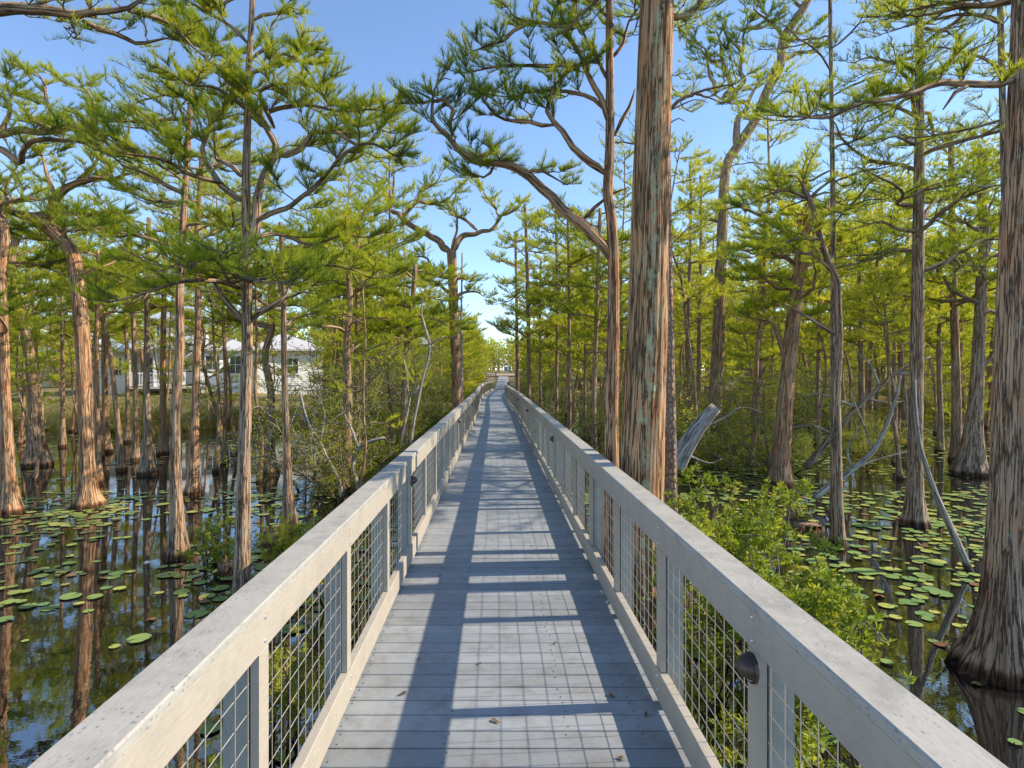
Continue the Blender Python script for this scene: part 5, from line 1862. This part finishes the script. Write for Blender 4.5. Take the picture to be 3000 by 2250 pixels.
V = [(x0, HZ - .5, hz(753)), (x1, HZ - .5, hz(753)), (x1, HZ + 3.2, hz(733)), (x0, HZ + 3.2, hz(733)), (x0, HZ - .5, hz(757)), (x1, HZ - .5, hz(757)), (x1, HZ + 3.2, hz(737)), (x0, HZ + 3.2, hz(737))]
m_.poly(V, [(0, 1, 2, 3), (7, 6, 5, 4), (0, 4, 5, 1), (1, 5, 6, 2), (2, 6, 7, 3), (3, 7, 4, 0)])
for k in range(1, 14):
    xx = x0 + (x1 - x0) * k / 14
    m_.beam((xx, HZ - .5, hz(753) + .02), (xx, HZ + 3.15, hz(733) + .02), .03, .05)
m_.build("porch_roof", M['metal_roof'], hroot)
m_ = MB()
hip_roof(m_, hx(246), hx(317), HZ + 1.5, HZ + 8, hz(765.5), 1.1, .4)
m_.build("wing_roof", M['metal_roof'], hroot)
for vx in (323, 366, 413, 440):
    m_ = MB()
    m_.box((hx(vx), HZ, (hz(834) + hz(757.5)) / 2), (.2, .2, hz(757.5) - hz(834)), ch=.01)
    m_.build("porch_post", M['trim'], hroot)
m_ = MB()
wall_box(m_, hx(318), hx(442), HZ - .3, HZ + 2.6, hz(838), hz(834) - .002)
m_.build("porch_floor", M['fence'], hroot)
m_ = MB()
for (a, b) in ((324, 365), (367, 395)):
    m_.beam((hx(a) + .1, HZ, hz(806)), (hx(b) - .1, HZ, hz(806)), .07, .07)
    m_.beam((hx(a) + .1, HZ, hz(830)), (hx(b) - .1, HZ, hz(830)), .05, .06)
    n = int((hx(b) - hx(a)) / .13)
    for k in range(1, n):
        m_.box((hx(a) + (hx(b) - hx(a)) * k / n, HZ, (hz(808) + hz(828)) / 2), (.035, .035, hz(808) - hz(828)))
m_.build("porch_balustrade", M['trim'], hroot)
m_ = MB()
m_.box(((hx(396) + hx(412)) / 2, HZ + 2.58, (hz(764) + hz(832)) / 2), (hx(412) - hx(396), .06, hz(764) - hz(832)))
m_.build("door", M['door'], hroot)
window(hroot, hx(495), hx(515), hz(806), hz(768), HZ + 1.0 - .02)
window(hroot, hx(451), hx(475), hz(798), hz(768), HZ + 1.0 - .02)
window(hroot, hx(276), hx(286), hz(810), hz(774), HZ + 1.5 - .02)
window(hroot, hx(298), hx(308), hz(810), hz(774), HZ + 1.5 - .02)
window(hroot, hx(337), hx(357), hz(812), hz(772), HZ + 2.6 - .02)
window(hroot, hx(364), hx(374), hz(728), hz(698), HZ + 3.2 - .02)
window(hroot, hx(430), hx(450), hz(722), hz(706), HZ + 3.2 - .02)
window(hroot, hx(600), hx(622), hz(806), hz(772), HZ - .02)


def recentre(root, x, y, z, rot=0.0, sx=1.0):
    """puts the thing's origin at its base"""
    root.location = (x, y, z)
    root.rotation_euler = (0, 0, rot)
    root.scale = (sx, 1, 1)
    for ch in root.children:
        ch.location = (-x, -y, -z)


recentre(hroot, hx(480), HZ, 0.9, math.radians(27), 1.1)


def far_house(label, vx0, vx1, vy_eave, vy_base, Z, rh, two=True):
    r_ = empty("house", (0, 0, 0))
    tag(r_, label, "house")
    a, b = (vx0 - VX) / VF * Z, (vx1 - VX) / VF * Z
    ze = CAM_Z + (VY - vy_eave) / VF * Z
    zb = CAM_Z + (VY - vy_base) / VF * Z
    m_ = MB()
    wall_box(m_, a, b, Z, Z + 8, zb - 1.2, ze)
    siding(m_, a, b, Z, zb, ze)
    m_.build("wall", M['siding'], r_)
    m_ = MB()
    hip_roof(m_, a, b, Z, Z + 8, ze + .003, rh, .5)
    m_.build("roof", M['metal_roof'], r_)
    n = max(2, int((b - a) / 2.6))
    for k in range(n):
        xx = a + (b - a) * (k + .5) / n
        window(r_, xx - .45, xx + .45, zb + .9, min(ze - .4, zb + 2.4), Z - .02)
    recentre(r_, (a + b) / 2, Z, zb - 1.2)


far_house("pale house with silvery metal hip roof glimpsed behind the warm brown trunk", 85, 170, 762, 815, 62, 2.6)
far_house("white house half lost in foliage behind the wide Y shaped tree", 800, 925, 745, 812, 66, 2.2)
far_house("grey roofed house barely visible beyond the right wood near the reddish stem", 1275, 1330, 742, 800, 95, 2.5)

# ------------------------------------------------------------------ far end: fence, portable toilet, posts
FZ = 108.0


def fgz(x, y):
    return float(ground_h(x, y))


fr_ = empty("fence", (0, 0, 0))
tag(fr_, "weathered split rail fence crossing the path beyond the boardwalk's end", "fence")
xs = [-6.5, -3.2, -0.02, 3.6, 7.0]
for x in xs:
    m_ = MB()
    g0 = fgz(x, FZ)
    m_.box((x, FZ, g0 + .55), (.26, .26, 1.7), ch=.03)
    m_.build("post", M['fence'], fr_)
for k in range(4):
    a, b = xs[k], xs[k + 1]
    for hgt in (0.55, 1.15):
        if k == 1 and hgt < 1:
            hgt = .75
        m_ = MB()
        m_.beam((a + .14, FZ, fgz(a, FZ) + hgt + .05), (b - .14, FZ, fgz(b, FZ) + hgt), .12, .17, ch=.03)
        m_.build("rail", M['fence'], fr_)

TZ = 262.0
tx = (1300 + 1002 / 5.53 - 1453) / 1730 * TZ
tg = fgz(tx, TZ)
tr_ = empty("portable_toilet", (tx, TZ, tg))
tag(tr_, "tiny blue portable toilet with white roof far beyond the boardwalk's end", "toilet")
m_ = MB()
m_.box((0, 0, 1.0), (1.15, 1.15, 2.0), ch=.05)
m_.box((0, 0, .06), (1.3, 1.3, .12), ch=.02)
m_.build("cabin", M['blue'], tr_)
m_ = MB()
m_.lathe([(0.86, 2.0), (0.86, 2.06), (0.55, 2.24), (0.0, 2.3)], 4)
m_.build("roof", M['white_plastic'], tr_)
m_ = MB()
m_.box((0, -.585, 1.0), (.75, .03, 1.75), ch=.01)
m_.box((.28, -.61, 1.0), (.06, .03, .12), m=1)
m_.box((0, -.604, 1.72), (.4, .02, .12), m=1)
m_.build("door", [M['blue'], M['white_plastic']], tr_)
m_ = MB()
m_.tube([(-.45, .3, 2.0), (-.45, .3, 2.6)], .06, 8)
m_.build("vent_pipe", M['white_plastic'], tr_)
for k in range(5):
    x = (1300 + (1035 + 14 * k) / 5.53 - 1453) / 1730 * 200
    m_ = MB()
    m_.tube([(0, 0, -.4), (0, 0, 2.0)], .12, 8)
    m_.lathe([(0.12, 2.0), (0.08, 2.1), (0, 2.12)], 8)
    o = m_.build("bollard", M['fence'], loc=(x, 200, fgz(x, 200)))
    tag(o, "pale post in the short row right of the far blue toilet", "post", "posts beside the far toilet")
